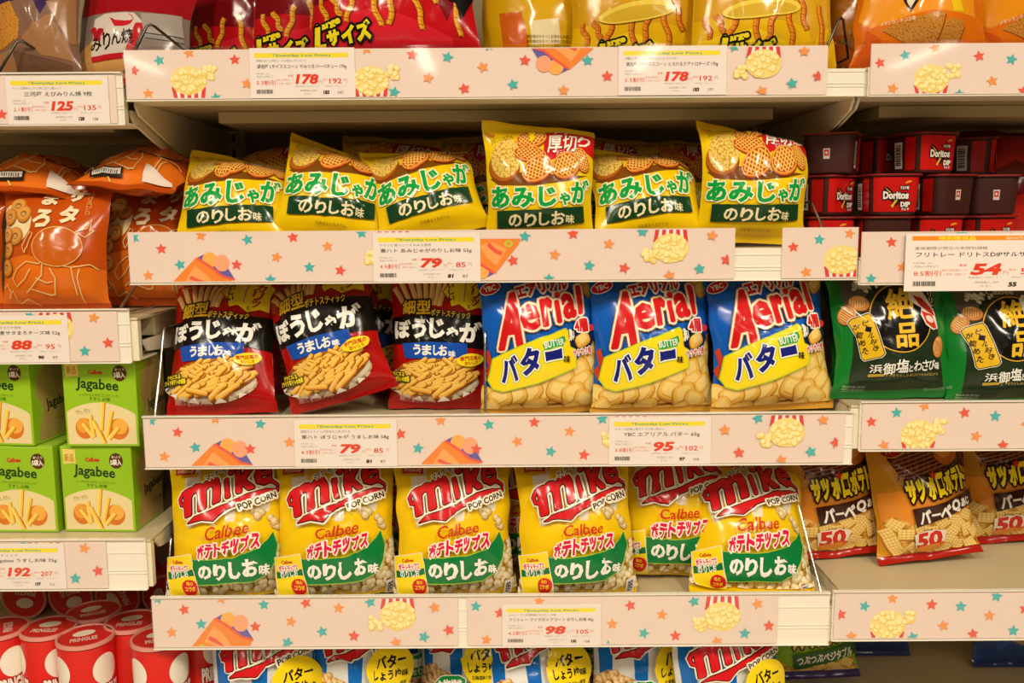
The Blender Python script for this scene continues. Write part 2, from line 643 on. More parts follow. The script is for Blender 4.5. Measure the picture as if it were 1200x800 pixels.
def make_bag(kind, loc, label, lean=8, bend=20, dbend=0, b0=.55, yaw=0, roll=0, scale=1.0, puff=1.0, seed=1,
             fold=25, name='snack_bag', cat='snack bag', group=None, wr=1.25, bulge=.85, zmax=None, flap=.012):
    """A pillow bag: two films sealed top and bottom, blown up between, leaning and slumping."""
    art = kind.art
    W, H, Tk = kind.W * scale, kind.H * scale, kind.T * puff * scale
    nx, ny = art.nx, art.ny
    a = np.linspace(-1, 1, nx + 1)[None, :].repeat(ny + 1, 0)
    b = np.linspace(0, 1, ny + 1)[:, None].repeat(nx + 1, 1)
    sb, st = flap / H, .014 / H
    t = np.clip((b - sb) / (1 - sb - st), 0, 1)
    g = np.sin(PI * t ** bulge) ** .6
    g = np.where((t <= 0) | (t >= 1), 0, g)
    w = W / 2 * (1 - .09 * g)
    ph = a * PI / 2
    k = .17 * g
    X = w * (a * (1 - k) + k * np.sin(ph))
    rg = np.random.default_rng(seed)
    side = vnoise(a * 0 + np.sign(a) * 3.3 + 11, b * H * 1000 / 30, seed + 50)
    X = X * (1 + .035 * side * np.abs(a) ** 2 * np.clip(g * 1.5, 0, 1))
    dep = Tk * g * np.clip(np.cos(ph), 0, 1) ** .75
    xm, zm = a * W / 2 * 1000, b * H * 1000          # millimetres on the flat film
    cosw = np.clip(np.cos(ph), 0, 1) ** .5

    def wrinkle(sd):
        rng = np.random.default_rng(sd)
        d = 3.2 * vnoise(xm / 42 + 9, zm / 48 + 3, sd) + 1.1 * vnoise(xm / 17 + 5, zm / 22, sd + 1)
        pl = vnoise(xm / 13 + 20, zm / 90, sd + 2)
        d = d + 3.2 * pl * np.exp(-(1 - t) * H * 1000 / 30) + 2.8 * pl[:, ::-1] * np.exp(-t * H * 1000 / 26)
        for _ in range(11):
            px, pz, an = rng.uniform(-.45, .45) * W * 1000, rng.uniform(.1, .9) * H * 1000, rng.uniform(0, PI)
            if rng.random() < .5:
                an = math.atan2(pz - H * 500, px) + rng.uniform(-.3, .3)
            L, ww = rng.uniform(14, 38), rng.uniform(2.5, 5)
            u = (xm - px) * math.cos(an) + (zm - pz) * math.sin(an)
            v = -(xm - px) * math.sin(an) + (zm - pz) * math.cos(an)
            d = d + rng.choice([-1, 1]) * rng.uniform(1.0, 2.6) * np.exp(-(v / ww) ** 2 - (u / L) ** 2)
        return d * .001 * np.clip(g * 1.6, 0, 1) * cosw * wr

    # the flat seals and the film next to them ripple as one sheet
    ripple = .0032 * vnoise(a * W * 1000 / 60 + 7, b * 2.0, seed + 77) * (1 - g) ** 1.2

    # spine of the bag for its two edges, blended across the width
    bb = np.linspace(0, 1, 241)

    def spine(bd):
        al = math.radians(lean) + math.radians(bd) * sstep(b0, min(1.0, b0 + .38), bb)
        al = al - math.radians(fold) * (1 - sstep(0, .16, bb))
        y = np.concatenate([[0], np.cumsum((np.sin(al[1:]) + np.sin(al[:-1])) / 2)]) / 240 * H
        z = np.concatenate([[0], np.cumsum((np.cos(al[1:]) + np.cos(al[:-1])) / 2)]) / 240 * H
        return [np.interp(b, bb, q) for q in (y, z, al)]
    s_ = (a + 1) / 2
    wf, wb = wrinkle(seed * 13 + 1), wrinkle(seed * 13 + 7)
    ry, rr = math.radians(yaw), math.radians(roll)
    Mn = np.array(Matrix.Rotation(ry, 3, 'Z') @ Matrix.Rotation(rr, 3, 'Y'))
    for attempt in range(14):
        L, R = spine(bend - dbend), spine(bend + dbend)
        cy, cz, al = [L[i] * (1 - s_) + R[i] * s_ for i in range(3)]

        def surf(sign, amount, wk):
            d = np.maximum(dep * amount + wk * .9 + .00035, .0003)
            crimp = .0004 * np.sin(zm * .9) * (g == 0)
            q = (d + crimp if sign > 0 else crimp - d) + ripple
            return np.stack([X, cy - q * np.cos(al), cz + q * np.sin(al)], 2) @ Mn.T
        Fp, Bp = surf(1, .58, wf), surf(-1, .42, wb)
        lift = min(Fp[..., 2].min(), Bp[..., 2].min())
        if zmax is None or max(Fp[..., 2].max(), Bp[..., 2].max()) - lift < zmax:
            break
        # too tall for the gap under the next shelf: the top folds back further
        bend += 9
        b0 = max(.42, b0 - .02)
    Fp[..., 2] -= lift
    Bp[..., 2] -= lift
    root = empty(name, loc)
    tag(root, label, cat, group)
    Fn = grid_normals(Fp)
    Bn = -grid_normals(Bp)
    n1 = (nx + 1) * (ny + 1)
    jb, jt = max(1, round(sb * ny)), ny - max(1, round(st * ny))
    V = np.concatenate([Fp.reshape(-1, 3), Bp.reshape(-1, 3)])
    Nn = np.concatenate([Fn.reshape(-1, 3), Bn.reshape(-1, 3)])
    uvf = np.stack([xm, zm], 2).reshape(-1, 2)
    UV = np.concatenate([uvf, uvf])
    Tf, Tb = grid_tris(ny, nx), grid_tris(ny, nx, True) + n1
    cell_j = np.concatenate([np.arange(ny).repeat(nx)] * 2)
    # side walls joining the two films
    jj = np.arange(ny)
    def wall(col, fl):
        p, q = jj * (nx + 1) + col, (jj + 1) * (nx + 1) + col
        A = np.concatenate([np.stack([p, p + n1, q], 1), np.stack([q, p + n1, q + n1], 1)])
        return A[:, ::-1] if fl else A
    W1, W2 = wall(0, False), wall(nx, True)
    wj = np.concatenate([jj, jj])
    T = np.concatenate([Tf, Tb, W1, W2])
    J = np.concatenate([cell_j, cell_j, wj, wj])
    isback = np.concatenate([np.zeros(len(Tf), int), np.ones(len(Tb), int), np.zeros(len(W1) * 2, int)])

    def piece(nm, mask, mats, mi, par):
        tt, inv = np.unique(T[mask], return_inverse=True)
        me = tri_mesh(nm, V[tt], inv.ravel().reshape(-1, 3), mats, mi, UV[tt], Nn[tt])
        return link(nm, me, par)
    m = (J >= jb) & (J < jt)
    pouch = piece('pouch', m, [kind.body, kind.back], isback[m], root)
    m = J >= jt
    piece('top_seal', m, [kind.seal], np.zeros(m.sum(), int), root)
    m = J < jb
    piece('bottom_seal', m, [kind.bottom], np.zeros(m.sum(), int), root)
    art.emit(Fp, Fn, pouch, jmin=jb)
    return root
# ---------------------------------------------------------------- the prints of the packets
rnd = random.Random(11)
WHITE, CREAM, BLACK, YEL, RED = 'f4efe2', 'f0e2b4', '1b1712', 'f7d413', 'd01c1c'


def inside(poly, x, y):
    c = False
    n = len(poly)
    for i in range(n):
        (x1, y1), (x2, y2) = poly[i], poly[(i + 1) % n]
        if (y1 > y) != (y2 > y) and x < (x2 - x1) * (y - y1) / (y2 - y1) + x1:
            c = not c
    return c


def scatter(A, region, n, draw, seed, gap):
    r = random.Random(seed)
    xs, ys = [p[0] for p in region], [p[1] for p in region]
    done, tries = [], 0
    while len(done) < n and tries < n * 60:
        tries += 1
        x, y = r.uniform(min(xs), max(xs)), r.uniform(min(ys), max(ys))
        if inside(region, x, y) and all((x - u) ** 2 + (y - v) ** 2 > gap * gap for u, v in done):
            done.append((x, y))
    done.sort(key=lambda p: p[1])
    for x, y in done:
        draw(A, x, y, r)


def fry(A, x, y, r, L=120, w=20, cols=('f2bd4a', 'f8d070', 'd88f2a')):
    a = r.choice([r.uniform(-42, -8), r.uniform(-42, -8), r.uniform(-5, 40)])
    l = L * r.uniform(.7, 1.15)
    A.capsule('8f4f14', x + 2, y + 4, l + 4, w + 5, a, dz=.02)
    A.capsule(cols[2], x, y + 2, l, w, a, dz=.015)
    A.capsule(cols[0], x, y - 1, l - 3, w * .72, a, dz=.015)
    A.capsule(cols[1], x - 1, y - w * .18, l * .8, w * .26, a, dz=.015)


def puff(A, x, y, r, R=70):
    """A flat pillow of layered corn crust: rounded square, one crimped side."""
    a = math.radians(r.uniform(-50, 50))
    c, s_ = math.cos(a), math.sin(a)
    e = [r.uniform(.86, 1.12) for _ in range(4)]
    pts = []
    for k in range(20):
        t = 2 * PI * k / 20
        ct, st = math.cos(t), math.sin(t)
        u = R * math.copysign(abs(ct) ** .62, ct) * e[0 if ct > 0 else 1]
        v = R * .72 * math.copysign(abs(st) ** .62, st) * e[2 if st > 0 else 3]
        pts.append((x + u * c - v * s_, y + u * s_ + v * c))
    q = lambda f, dx=0, dy=0: [(x + (p[0] - x) * f + dx, y + (p[1] - y) * f + dy) for p in pts]
    A.poly('a8701f', q(1.05, 0, 3), dz=.02)
    A.poly('dda43c', q(1.0), dz=.015)
    A.poly('efc158', q(.9, -1, -4), dz=.015)
    A.poly('f8d880', q(.62, -3, -9), dz=.015)
    for k in range(2):
        o = R * (.40 + .17 * k)
        A.line('c98a34', [(x + u * c - (o - 10 * (u / R) ** 2) * s_, y + u * s_ + (o - 10 * (u / R) ** 2) * c) for u in np.linspace(-R * .55, R * .6, 7)], 3.4, 1.6, dz=.015)


def blossom(A, x, y, r, R=36, dark='b8862f', mid='ecd596', light='fbf1cd'):
    """One popped corn: a few lobes."""
    lobes = [(x + r.uniform(-.55, .55) * R, y + r.uniform(-.55, .55) * R, R * r.uniform(.42, .68)) for _ in range(4)]
    for u, v, q in lobes:
        A.ell(dark, u + 1.5, v + 3, q + 2.5, q + 2.5, n=8, dz=.012)
    for u, v, q in lobes:
        A.ell(mid, u, v, q, q, n=9, dz=.012)
    for u, v, q in lobes:
        A.ell(light, u - q * .2, v - q * .25, q * .58, q * .5, n=7, dz=.012)


def lattice_chip(A, cx, cy, rx, ry, rot, n=4):
    c, s_ = math.cos(math.radians(rot)), math.sin(math.radians(rot))
    tr = lambda u, v: (cx + u * c - v * s_, cy + u * s_ + v * c)
    A.ell('8f2f10', cx + 2, cy + ry * .20, rx * 1.01, ry * 1.02, rot, dz=.03)
    A.ell('d9762a', cx, cy + ry * .08, rx, ry, rot, dz=.03)
    A.ell('b5481a', cx, cy - ry * .04, rx * .95, ry * .9, rot, dz=.03)
    for k in range(-n, n + 1):
        for sgn in (1, -1):
            pts = []
            for t in np.linspace(-1.6, 1.6, 13):
                u, v = k * 2 / n * .55 + t * .5, sgn * t * .86
                if u * u + v * v < .9:
                    pts.append(tr(u * rx, v * ry - ry * .04))
            if len(pts) > 1:
                A.line('f0bf58', pts, min(rx, ry) * .12, dz=.012)
    pts = [tr(rx * .97 * math.cos(t), ry * .93 * math.sin(t) - ry * .03) for t in np.linspace(0, 2 * PI, 30)]
    A.line('e9a543', pts, min(rx, ry) * .13, dz=.02)


def tiny(A, body, box, col, **kw):
    A.text(body, box, col, **kw)


# --- yellow lattice chip bag -------------------------------------------------
def art_lattice_chips():
    A = Art((112, 62, 800, 822), .148, .165)
    A.part = 'food_print'
    A.poly('e9c20f', [(112, 62), (800, 62), (800, 150), (112, 150)])
    A.poly('7a4a12', [(140, 415), (200, 455), (420, 462), (640, 430), (760, 400), (600, 400), (300, 380)])
    A.ell('8a3f12', 235, 355, 103, 92, 8)
    A.ell('b5661c', 232, 345, 98, 85, 8)
    A.ell(POTATO, 250, 300, 96, 112, 14)
    A.poly('c8151d', [(486, 140), (800, 140), (800, 300), (720, 262), (640, 282), (500, 322), (478, 300)])
    A.part = 'brand_logo'
    A.text('厚切', (498, 178, 688, 275), WHITE, bold=.02, shear=.18, rot=4, outline=[(5, 'a01016')])
    A.text('り', (690, 172, 770, 250), WHITE, bold=.02, shear=.15, rot=-14)
    A.text('アツ', (545, 110, 650, 170), WHITE, bold=.02, shear=.18)
    A.text('ポテトチップス', (552, 258, 692, 290), WHITE, rot=10, shear=.2)
    A.part = 'food_print'
    lattice_chip(A, 408, 196, 90, 55, -6)
    lattice_chip(A, 398, 284, 96, 40, 10)
    lattice_chip(A, 438, 366, 92, 64, -28)
    lattice_chip(A, 612, 346, 86, 66, -18)
    lattice_chip(A, 716, 316, 66, 40, 62)
    A.poly('f7d413', [(395, 145), (430, 150), (428, 205), (408, 232), (398, 200)])
    A.part = 'brand_logo'
    A.text('まるごとじゃがいも', (160, 170, 298, 200), '4a3a10', rot=10, arc=10)
    G = '11a044'
    for ch, box, r in (('あ', (150, 462, 274, 588), 0), ('み', (286, 470, 424, 588), 0), ('じ', (446, 468, 552, 582), 0),
                       ('ゃ', (566, 500, 636, 574), 0), ('が', (640, 428, 762, 562), 3)):
        A.text(ch, box, G, bold=.045, rot=r, outline=[(8, 'f3efc4')])
    A.part = 'flavour_banner'
    A.poly('17401f', [(192, 602), (450, 596), (722, 578), (728, 672), (470, 690), (196, 702)])
    for ch, box in (('の', (268, 620, 350, 690)), ('り', (364, 616, 436, 690)), ('し', (448, 612, 512, 684)), ('お', (520, 606, 602, 680)), ('味', (608, 626, 658, 674))):
        A.text(ch, box, CREAM, bold=.03)
    A.part = 'brand_logo'
    tiny(A, '内容量五十五グラム', (380, 722, 560, 734), '6b5410')
    A.text('Tohato', (128, 150, 190, 172), 'b01818', bold=.02, rot=-12)
    return BagKind(A, .148, .165, .052, film('f3cc0c'), seal=film('eac30c'))


# --- red potato stick bag ----------------------------------------------------
def art_potato_sticks():
    A = Art((84, -70, 624, 760), .146, .203)
    A.part = 'food_print'
    for (x0, y0, x1, y1) in ((120, 20, 205, 210), (165, -20, 230, 190), (215, -30, 250, 190), (262, -40, 276, 190), (310, -45, 300, 190),
                             (352, -40, 322, 190), (395, -20, 340, 195), (100, 90, 185, 230)):
        A.line('7a3a10', [(x0 + 3, y0), (x1 + 4, y1)], 34, 28, dz=.02)
        A.line('e3b064', [(x0, y0), (x1, y1)], 29, 23, dz=.02)
        A.line('f2d191', [(x0 - 5, y0 + 4), (x1 - 4, y1)], 12, 9, dz=.02)
    A.poly('f6da22', [(372, 10), (425, 26), (470, -12), (500, 20), (560, -20), (572, 30), (606, 60), (590, 120), (596, 212), (545, 200), (486, 218), (440, 184), (402, 196), (392, 160), (360, 120), (384, 80)], outline=[(5, 'a3150f')])
    A.line('c98a2c', [(468, 40), (462, 170)], 16, 12)
    A.line('f3d08a', [(464, 40), (459, 170)], 8, 6)
    A.part = 'brand_logo'
    for ch, x, y, sz in (('カ', 530, 30, 66), ('リ', 528, 94, 60), ('ッ', 526, 150, 44)):
        A.text(ch, (x - sz / 2, y, x + sz / 2, y + sz), 'b8251a', bold=.03, shear=.15)
    A.text('と', (482, 186, 500, 206), '5a1510', bold=.03)
    for i, ch in enumerate('おいしい'):
        A.text(ch, (392 - 14 + i * 3, 36 + i * 34, 392 + 16 + i * 3, 66 + i * 34), BLACK, bold=.03)
    A.text('Tohato', (110, 18, 200, 42), 'e9a43c', bold=.03, rot=-14)
    A.poly('16130f', [(84, 258), (200, 246), (420, 236), (624, 246), (624, 432), (430, 412), (250, 398), (84, 402)])
    A.text('細', (154, 166, 222, 238), 'f2c22c', bold=.035, outline=[(8, '23140a')])
    A.text('型', (230, 166, 298, 238), 'f2c22c', bold=.035, outline=[(8, '23140a')])
    A.text('ポテトスティック', (300, 218, 498, 256), 'f2c832', bold=.03, rot=-4, outline=[(4, '23140a')])
    for ch, box in (('ぼ', (104, 268, 200, 372)), ('う', (206, 262, 282, 372)), ('じ', (296, 262, 372, 370)), ('ゃ', (378, 306, 438, 384)), ('が', (442, 276, 566, 392))):
        A.text(ch, box, 'f1ede2', bold=.05)
    A.part = 'flavour_banner'
    A.poly('1b4fae', [(152, 398), (320, 388), (482, 396), (486, 450), (470, 502), (320, 480), (170, 478)])
    for ch, box in (('う', (216, 402, 254, 460)), ('ま', (260, 404, 308, 462)), ('し', (316, 406, 346, 462)), ('お', (344, 406, 388, 464)), ('味', (392, 436, 424, 468))):
        A.text(ch, box, WHITE, bold=.04)
    A.part = 'food_print'
    A.ell('b9a27c', 312, 606, 232, 82)
    A.ell('ddcfb0', 312, 590, 228, 92)
    A.ell('a8641c', 318, 572, 208, 94)
    reg = [(318 + 184 * math.cos(t), 570 + 80 * math.sin(t)) for t in np.linspace(0, 2 * PI, 24)]
    scatter(A, reg, 74, lambda a, x, y, r: fry(a, x, y, r, 124, 21), 5, 13)
    for k in range(14):
        t = math.radians(200 - k * 16.5)
        A.poly(['e9e2d2', 'c9b994'][k % 2], [(312 + 224 * math.cos(t), 618 - 66 * math.sin(t - PI) * 1), (312 + 200 * math.cos(t + .12), 606 + 60 * math.sin(t + .12)), (312 + 226 * math.cos(t + .26), 618 + 66 * math.sin(t + .26))]) if math.sin(t) > .15 else None
    A.part = 'flavour_banner'
    A.ell('f7da20', 496, 482, 66, 33, -6)
    A.text('専門店風の', (446, 462, 546, 484), 'c0261c', bold=.03, rot=6)
    A.text('おいしさ', (466, 488, 530, 506), 'c0261c', bold=.03, rot=6)
    A.text('クセになる', (104, 548, 180, 574), 'f2dc2a', bold=.04, rot=4, outline=[(5, '33230a')])
    A.text('フライドポテトの食感', (82, 574, 206, 602), 'f2dc2a', bold=.04, rot=4, outline=[(5, '33230a')])
    A.part = 'brand_logo'
    A.text('調理例です。盛り付けはイメージです。', (150, 664, 330, 690), 'd8b8a8')
    return BagKind(A, .146, .203, .05, film('b3140f'), seal=film('a8120e'))


# --- blue puff bag -----------------------------------------------------------
def art_puffs():
    A = Art((24, -110, 740, 748), .168, .204)
    A.part = 'food_print'
    reg = [(24, 590), (150, 600), (300, 570), (540, 480), (600, 420), (660, 350), (740, 300), (740, 748), (24, 748)]
    A.poly(PUFFS, reg)
    A.poly('e3a93a', [(530, -110), (740, -110), (740, 60), (650, 110), (610, 80)])
    scatter(A, [(600, -60), (740, -110), (740, 40), (650, 90)], 5, lambda a, x, y, r: puff(a, x, y, r, 52), 3, 50)
    scatter(A, [(40, 620), (320, 600), (540, 510), (680, 390), (730, 420), (730, 735), (40, 735)], 36, lambda a, x, y, r: puff(a, x, y, r, 72), 8, 66)
    A.poly('c8401c', [(36, 395), (62, 380), (100, 520), (84, 540), (58, 470)])
    A.poly('c8401c', [(30, 500), (56, 470), (74, 540), (52, 552)])
    A.part = 'brand_logo'
    A.ell('c81c22', 96, 52, 58, 30, -10, outline=[(5, WHITE)])
    A.text('YBC', (58, 36, 132, 68), WHITE, bold=.03, rot=8)
    A.text('エアリアル', (236, 34, 530, 104), 'c81a1c', bold=.06, rot=9, outline=[(9, 'f6f2e4')])
    blob = '8a5a20'
    spec = [('A', (120, 100, 248, 376), 4, .34, 8), ('e', (256, 158, 352, 284), 9, .10, 4.5), ('r', (366, 136, 424, 262), 9, .10, 7),
            ('ı', (442, 150, 462, 248), 9, .1, 8), ('a', (480, 108, 558, 228), 9, .08, 5), ('l', (580, 66, 602, 204), 6, .08, 8)]
    A.ell('f5e9c8', 456, 116, 30, 26, -14)
    for wd, cc, z in ((17, blob, .02), (12, 'f5e9c8', .03), (0, 'd11a1c', .05)):
        for ch, box, r, sh, st in spec:
            A.text(ch, box, cc, bold=.015, shear=sh, rot=r, outline=[(wd + st, cc)], dz=z)
    A.ell('d11a1c', 456, 116, 17, 15, -14)
    A.part = 'flavour_banner'
    A.poly('f7da1c', [(92, 432), (300, 352), (486, 288), (512, 318), (540, 400), (540, 488), (330, 560), (150, 602), (96, 588), (66, 545)], outline=[(7, 'b9cf28')])
    A.poly('2aa356', [(362, 366), (392, 352), (420, 340), (476, 322), (486, 348), (468, 378), (420, 384), (372, 400)])
    A.text('BUTTER', (370, 342, 478, 378), WHITE, bold=.02, rot=10)
    for ch, box in (('バ', (130, 418, 236, 556)), ('タ', (242, 376, 352, 520)), ('ー', (372, 396, 462, 446))):
        A.text(ch, box, '1c2378', bold=.05, shear=.12, rot=9, outline=[(11, 'a9c43a'), (7, WHITE)])
    A.text('味', (470, 428, 506, 466), BLACK, bold=.02)
    A.part = 'food_print'
    A.poly('14203c', [(500, 310), (560, 262), (640, 280), (672, 330), (640, 390), (560, 400), (512, 380)])
    puff(A, 592, 346, random.Random(4), 52)
    A.part = 'flavour_banner'
    A.ell('d8282c', 652, 282, 30, 18, -8)
    A.text('4層', (545, 240, 628, 304), 'd8201e', bold=.05, rot=6, outline=[(8, WHITE)])
    A.text('サクサク感', (524, 392, 642, 426), 'd23a3a', bold=.03, rot=9, outline=[(4, WHITE)])
    A.text('薄い', (504, 290, 536, 350), WHITE, bold=.03)
    A.part = 'brand_logo'
    A.text('スナック', (600, 690, 700, 714), '4a2a0a', bold=.03)
    return BagKind(A, .168, .204, .066, film('155fc0'), seal=film('1656ae'), bottom=film('d9a034'))


def popcorn_logo(A, dx, dy, k=1.0, kx=1.0):
    """Red slanted wordmark with its swoosh; frame of the nori popcorn bag."""
    q = lambda x, y: (dx + (x - 420) * k * kx, dy + (y - 220) * k)
    R_, K_, C_ = 'cf1e22', '1d120e', 'f3e6cc'
    sw = [q(*p) for p in ((222, 372), (262, 336), (330, 318), (430, 286), (540, 240), (640, 216), (692, 218), (700, 200), (668, 186), (640, 190), (646, 178), (680, 172),
                          (706, 190), (704, 226), (664, 238), (590, 252), (500, 286), (430, 314), (392, 340), (364, 366), (300, 356))]
    spec = [('m', (182, 178, 394, 302), 20), ('ı', (416, 166, 444, 254), 20), ('k', (466, 78, 568, 224), 16), ('e', (574, 94, 668, 196), 14)]
    cur = [q(*p) for p in ((236, 226), (214, 212), (186, 220), (170, 246), (180, 270), (204, 274), (216, 256), (204, 246))]
    boxes = [(ch, (*q(b[0], b[1]), *q(b[2], b[3])), r) for ch, b, r in spec]
    dot = q(448, 128)
    for w, m, z in ((13, C_, .02), (5, K_, .03), (0, R_, .05)):
        V, T = poly_tris(sw)
        if w:
            A.add(m, *outline_tris(V, T, w * k), dz=z, jitter=.03)
        A.add(m, V, T, dz=.02)
        A.line(m, cur, 18 * k + w * 2 * k, dz=z)
        A.ell(m, dot[0], dot[1], (17 + w) * k, (15 + w) * k, -15)
        for ch, b, r in boxes:
            A.text(ch, b, m, bold=.015, shear=.22, rot=r, outline=[(((3 if ch == 'e' else 5) + w) * k, m)], dz=z)
    return q


def popcorn_piece(A, x, y, R, seed):
    r = random.Random(seed)
    for _ in range(3):
        blossom(A, x + r.uniform(-.4, .4) * R, y + r.uniform(-.4, .4) * R, r, R * .7, 'a87f3c', 'd9c08a', 'efe0b6')


# --- yellow nori popcorn bag -------------------------------------------------
def art_nori_popcorn():
    A = Art((58, -40, 780, 822), .165, .198)
    A.part = 'food_print'
    for pts in ([(160, -40), (262, -40), (262, 200), (250, 380), (190, 400), (165, 300)], [(400, -40), (500, -40), (492, 200), (470, 370), (420, 370), (410, 200)],
                [(600, -40), (690, -40), (690, 240), (664, 330), (620, 330), (604, 200)]):
        A.poly('e9e0c8', pts)
    A.poly('d8c9a2', [(196, 320), (204, 320), (202, 400), (194, 400)])
    popcorn_piece(A, 612, 326, 50, 1)
    popcorn_piece(A, 688, 396, 50, 2)
    top = [(58, 720), (90, 560), (110, 500), (70, 470)]
    reg = [(58, 600), (240, 690), (560, 690), (650, 650), (690, 520), (780, 480), (780, 818), (58, 818)]
    A.poly(POPCORN, reg)
    scatter(A, [(70, 690), (240, 706), (560, 706), (660, 660), (704, 540), (776, 500), (776, 800), (70, 800)], 62, lambda a, x, y, r: blossom(a, x, y, r, 34), 21, 36)
    A.part = 'brand_logo'
    q = popcorn_logo(A, 420, 220)
    A.poly('c41c24', [(126, 80), (180, 88), (256, 96), (248, 132), (190, 124), (128, 118)])
    A.text('FritoLay', (140, 92, 242, 122), 'f3dca8', bold=.02, rot=-4)
    A.text('マイク・ポップ', (300, 108, 462, 140), '33240f', bold=.03, rot=24, outline=[(5, 'efe4c8')])
    A.text('POP CORN', (486, 258, 694, 288), BLACK, bold=.03, rot=17, outline=[(9, 'efe4c8')])
    A.text('Calbee', (322, 388, 540, 450), 'c8301c', bold=.014, shear=.2, rot=5)
    A.part = 'flavour_banner'
    A.poly('117a3c', [(240, 560), (330, 568), (470, 560), (580, 530), (640, 480), (666, 446), (688, 520), (672, 600), (640, 660), (560, 694), (420, 692), (262, 700), (250, 640)], outline=[(4, 'a8c840')])
    for i, ch in enumerate('ポテトチップス'):
        x = 272 + i * 46
        w = 44 if ch != 'ッ' else 36
        A.text(ch, (x, 482 - i * 6, x + w, 566 - i * 7), 'd81e48', bold=.06, shear=.15, rot=3, outline=[(6, 'fbeedd')])
    for ch, box in (('の', (274, 594, 352, 670)), ('り', (358, 588, 424, 676)), ('し', (434, 582, 500, 676)), ('お', (508, 574, 590, 666)), ('味', (594, 612, 642, 662))):
        A.text(ch, box, 'f4f0e4', bold=.05)
    A.part = 'food_print'
    A.poly('f6d820', [(84, 562), (234, 530), (262, 742), (96, 772)], outline=[(4, 'efe6c8')])
    A.poly('17703a', [(92, 640), (244, 614), (250, 650), (94, 678)])
    A.text('ポテトチップス', (104, 592, 218, 634), 'd81e48', bold=.04, rot=9, outline=[(4, WHITE)])
    A.text('のりしお', (112, 630, 216, 668), WHITE, bold=.03, rot=9)
    A.text('Calbee', (122, 566, 186, 586), 'c8301c', bold=.03, rot=9)
    A.ell('cf2020', 216, 706, 42, 32, -6)
    A.text('味の', (200, 684, 232, 700), 'f6d820', bold=.03)
    A.text('コラボ', (190, 704, 242, 722), 'f6d820', bold=.03)
    A.part = 'info_panel'
    A.poly('e6e2da', [(690, 708), (736, 708), (736, 772), (690, 772)])
    A.text('朗', (698, 716, 728, 764), '4a4a4a', bold=.02)
    return BagKind(A, .165, .198, .066, film('f5cb12'), seal=film('f2c80f'))


# --- white and blue butter popcorn bag --------------------------------------
def art_butter_popcorn():
    A = Art((58, -40, 780, 812), .165, .196)
    A.part = 'food_print'
    for x in (90, 330, 560):
        A.poly('1a6fc4', [(x, -40), (x + 100, -40), (x + 104, 300), (x + 92, 560), (x + 10, 560), (x, 300)])
    A.poly('1a6fc4', [(720, -40), (780, -40), (780, 560), (730, 560)])
    reg = [(58, 500), (160, 450), (260, 480), (360, 520), (470, 560), (600, 540), (780, 500), (780, 812), (58, 812)]
    A.poly(POPCORN_BROWN, reg)
    scatter(A, [(66, 520), (160, 470), (360, 540), (470, 590), (776, 520), (776, 790), (66, 790)], 78, lambda a, x, y, r: blossom(a, x, y, r, 36, '8f5a24', 'e0b070', 'f3d7a0'), 25, 36)
    A.part = 'brand_logo'
    popcorn_logo(A, 420, 220)
    A.poly('c41c24', [(126, 60), (180, 68), (256, 76), (248, 112), (190, 104), (128, 98)])
    A.text('POP CORN', (486, 258, 694, 288), BLACK, bold=.03, rot=17, outline=[(9, 'efe4c8')])
    A.part = 'flavour_banner'
    A.ell('f6d81c', 600, 430, 150, 150, 0, n=40)
    A.text('バター', (515, 340, 690, 414), BLACK, bold=.04, rot=3)
    A.text('しょうゆ', (492, 424, 660, 486), BLACK, bold=.04, rot=2)
    A.text('味', (664, 440, 706, 482), BLACK, bold=.04)
    A.text('北海道産バター使用', (520, 506, 690, 532), BLACK, bold=.02)
    A.poly('1c8a3c', [(250, 560), (300, 520), (430, 506), (470, 530), (460, 600), (420, 640), (280, 650), (240, 620)], outline=[(5, WHITE)])
    A.text('食物繊維', (270, 536, 450, 590), WHITE, bold=.04, rot=5)
    A.text('たっぷり', (290, 596, 430, 636), WHITE, bold=.04, rot=5)
    return BagKind(A, .165, .196, .066, film('e8e6e0'), seal=film('e2e0da'))


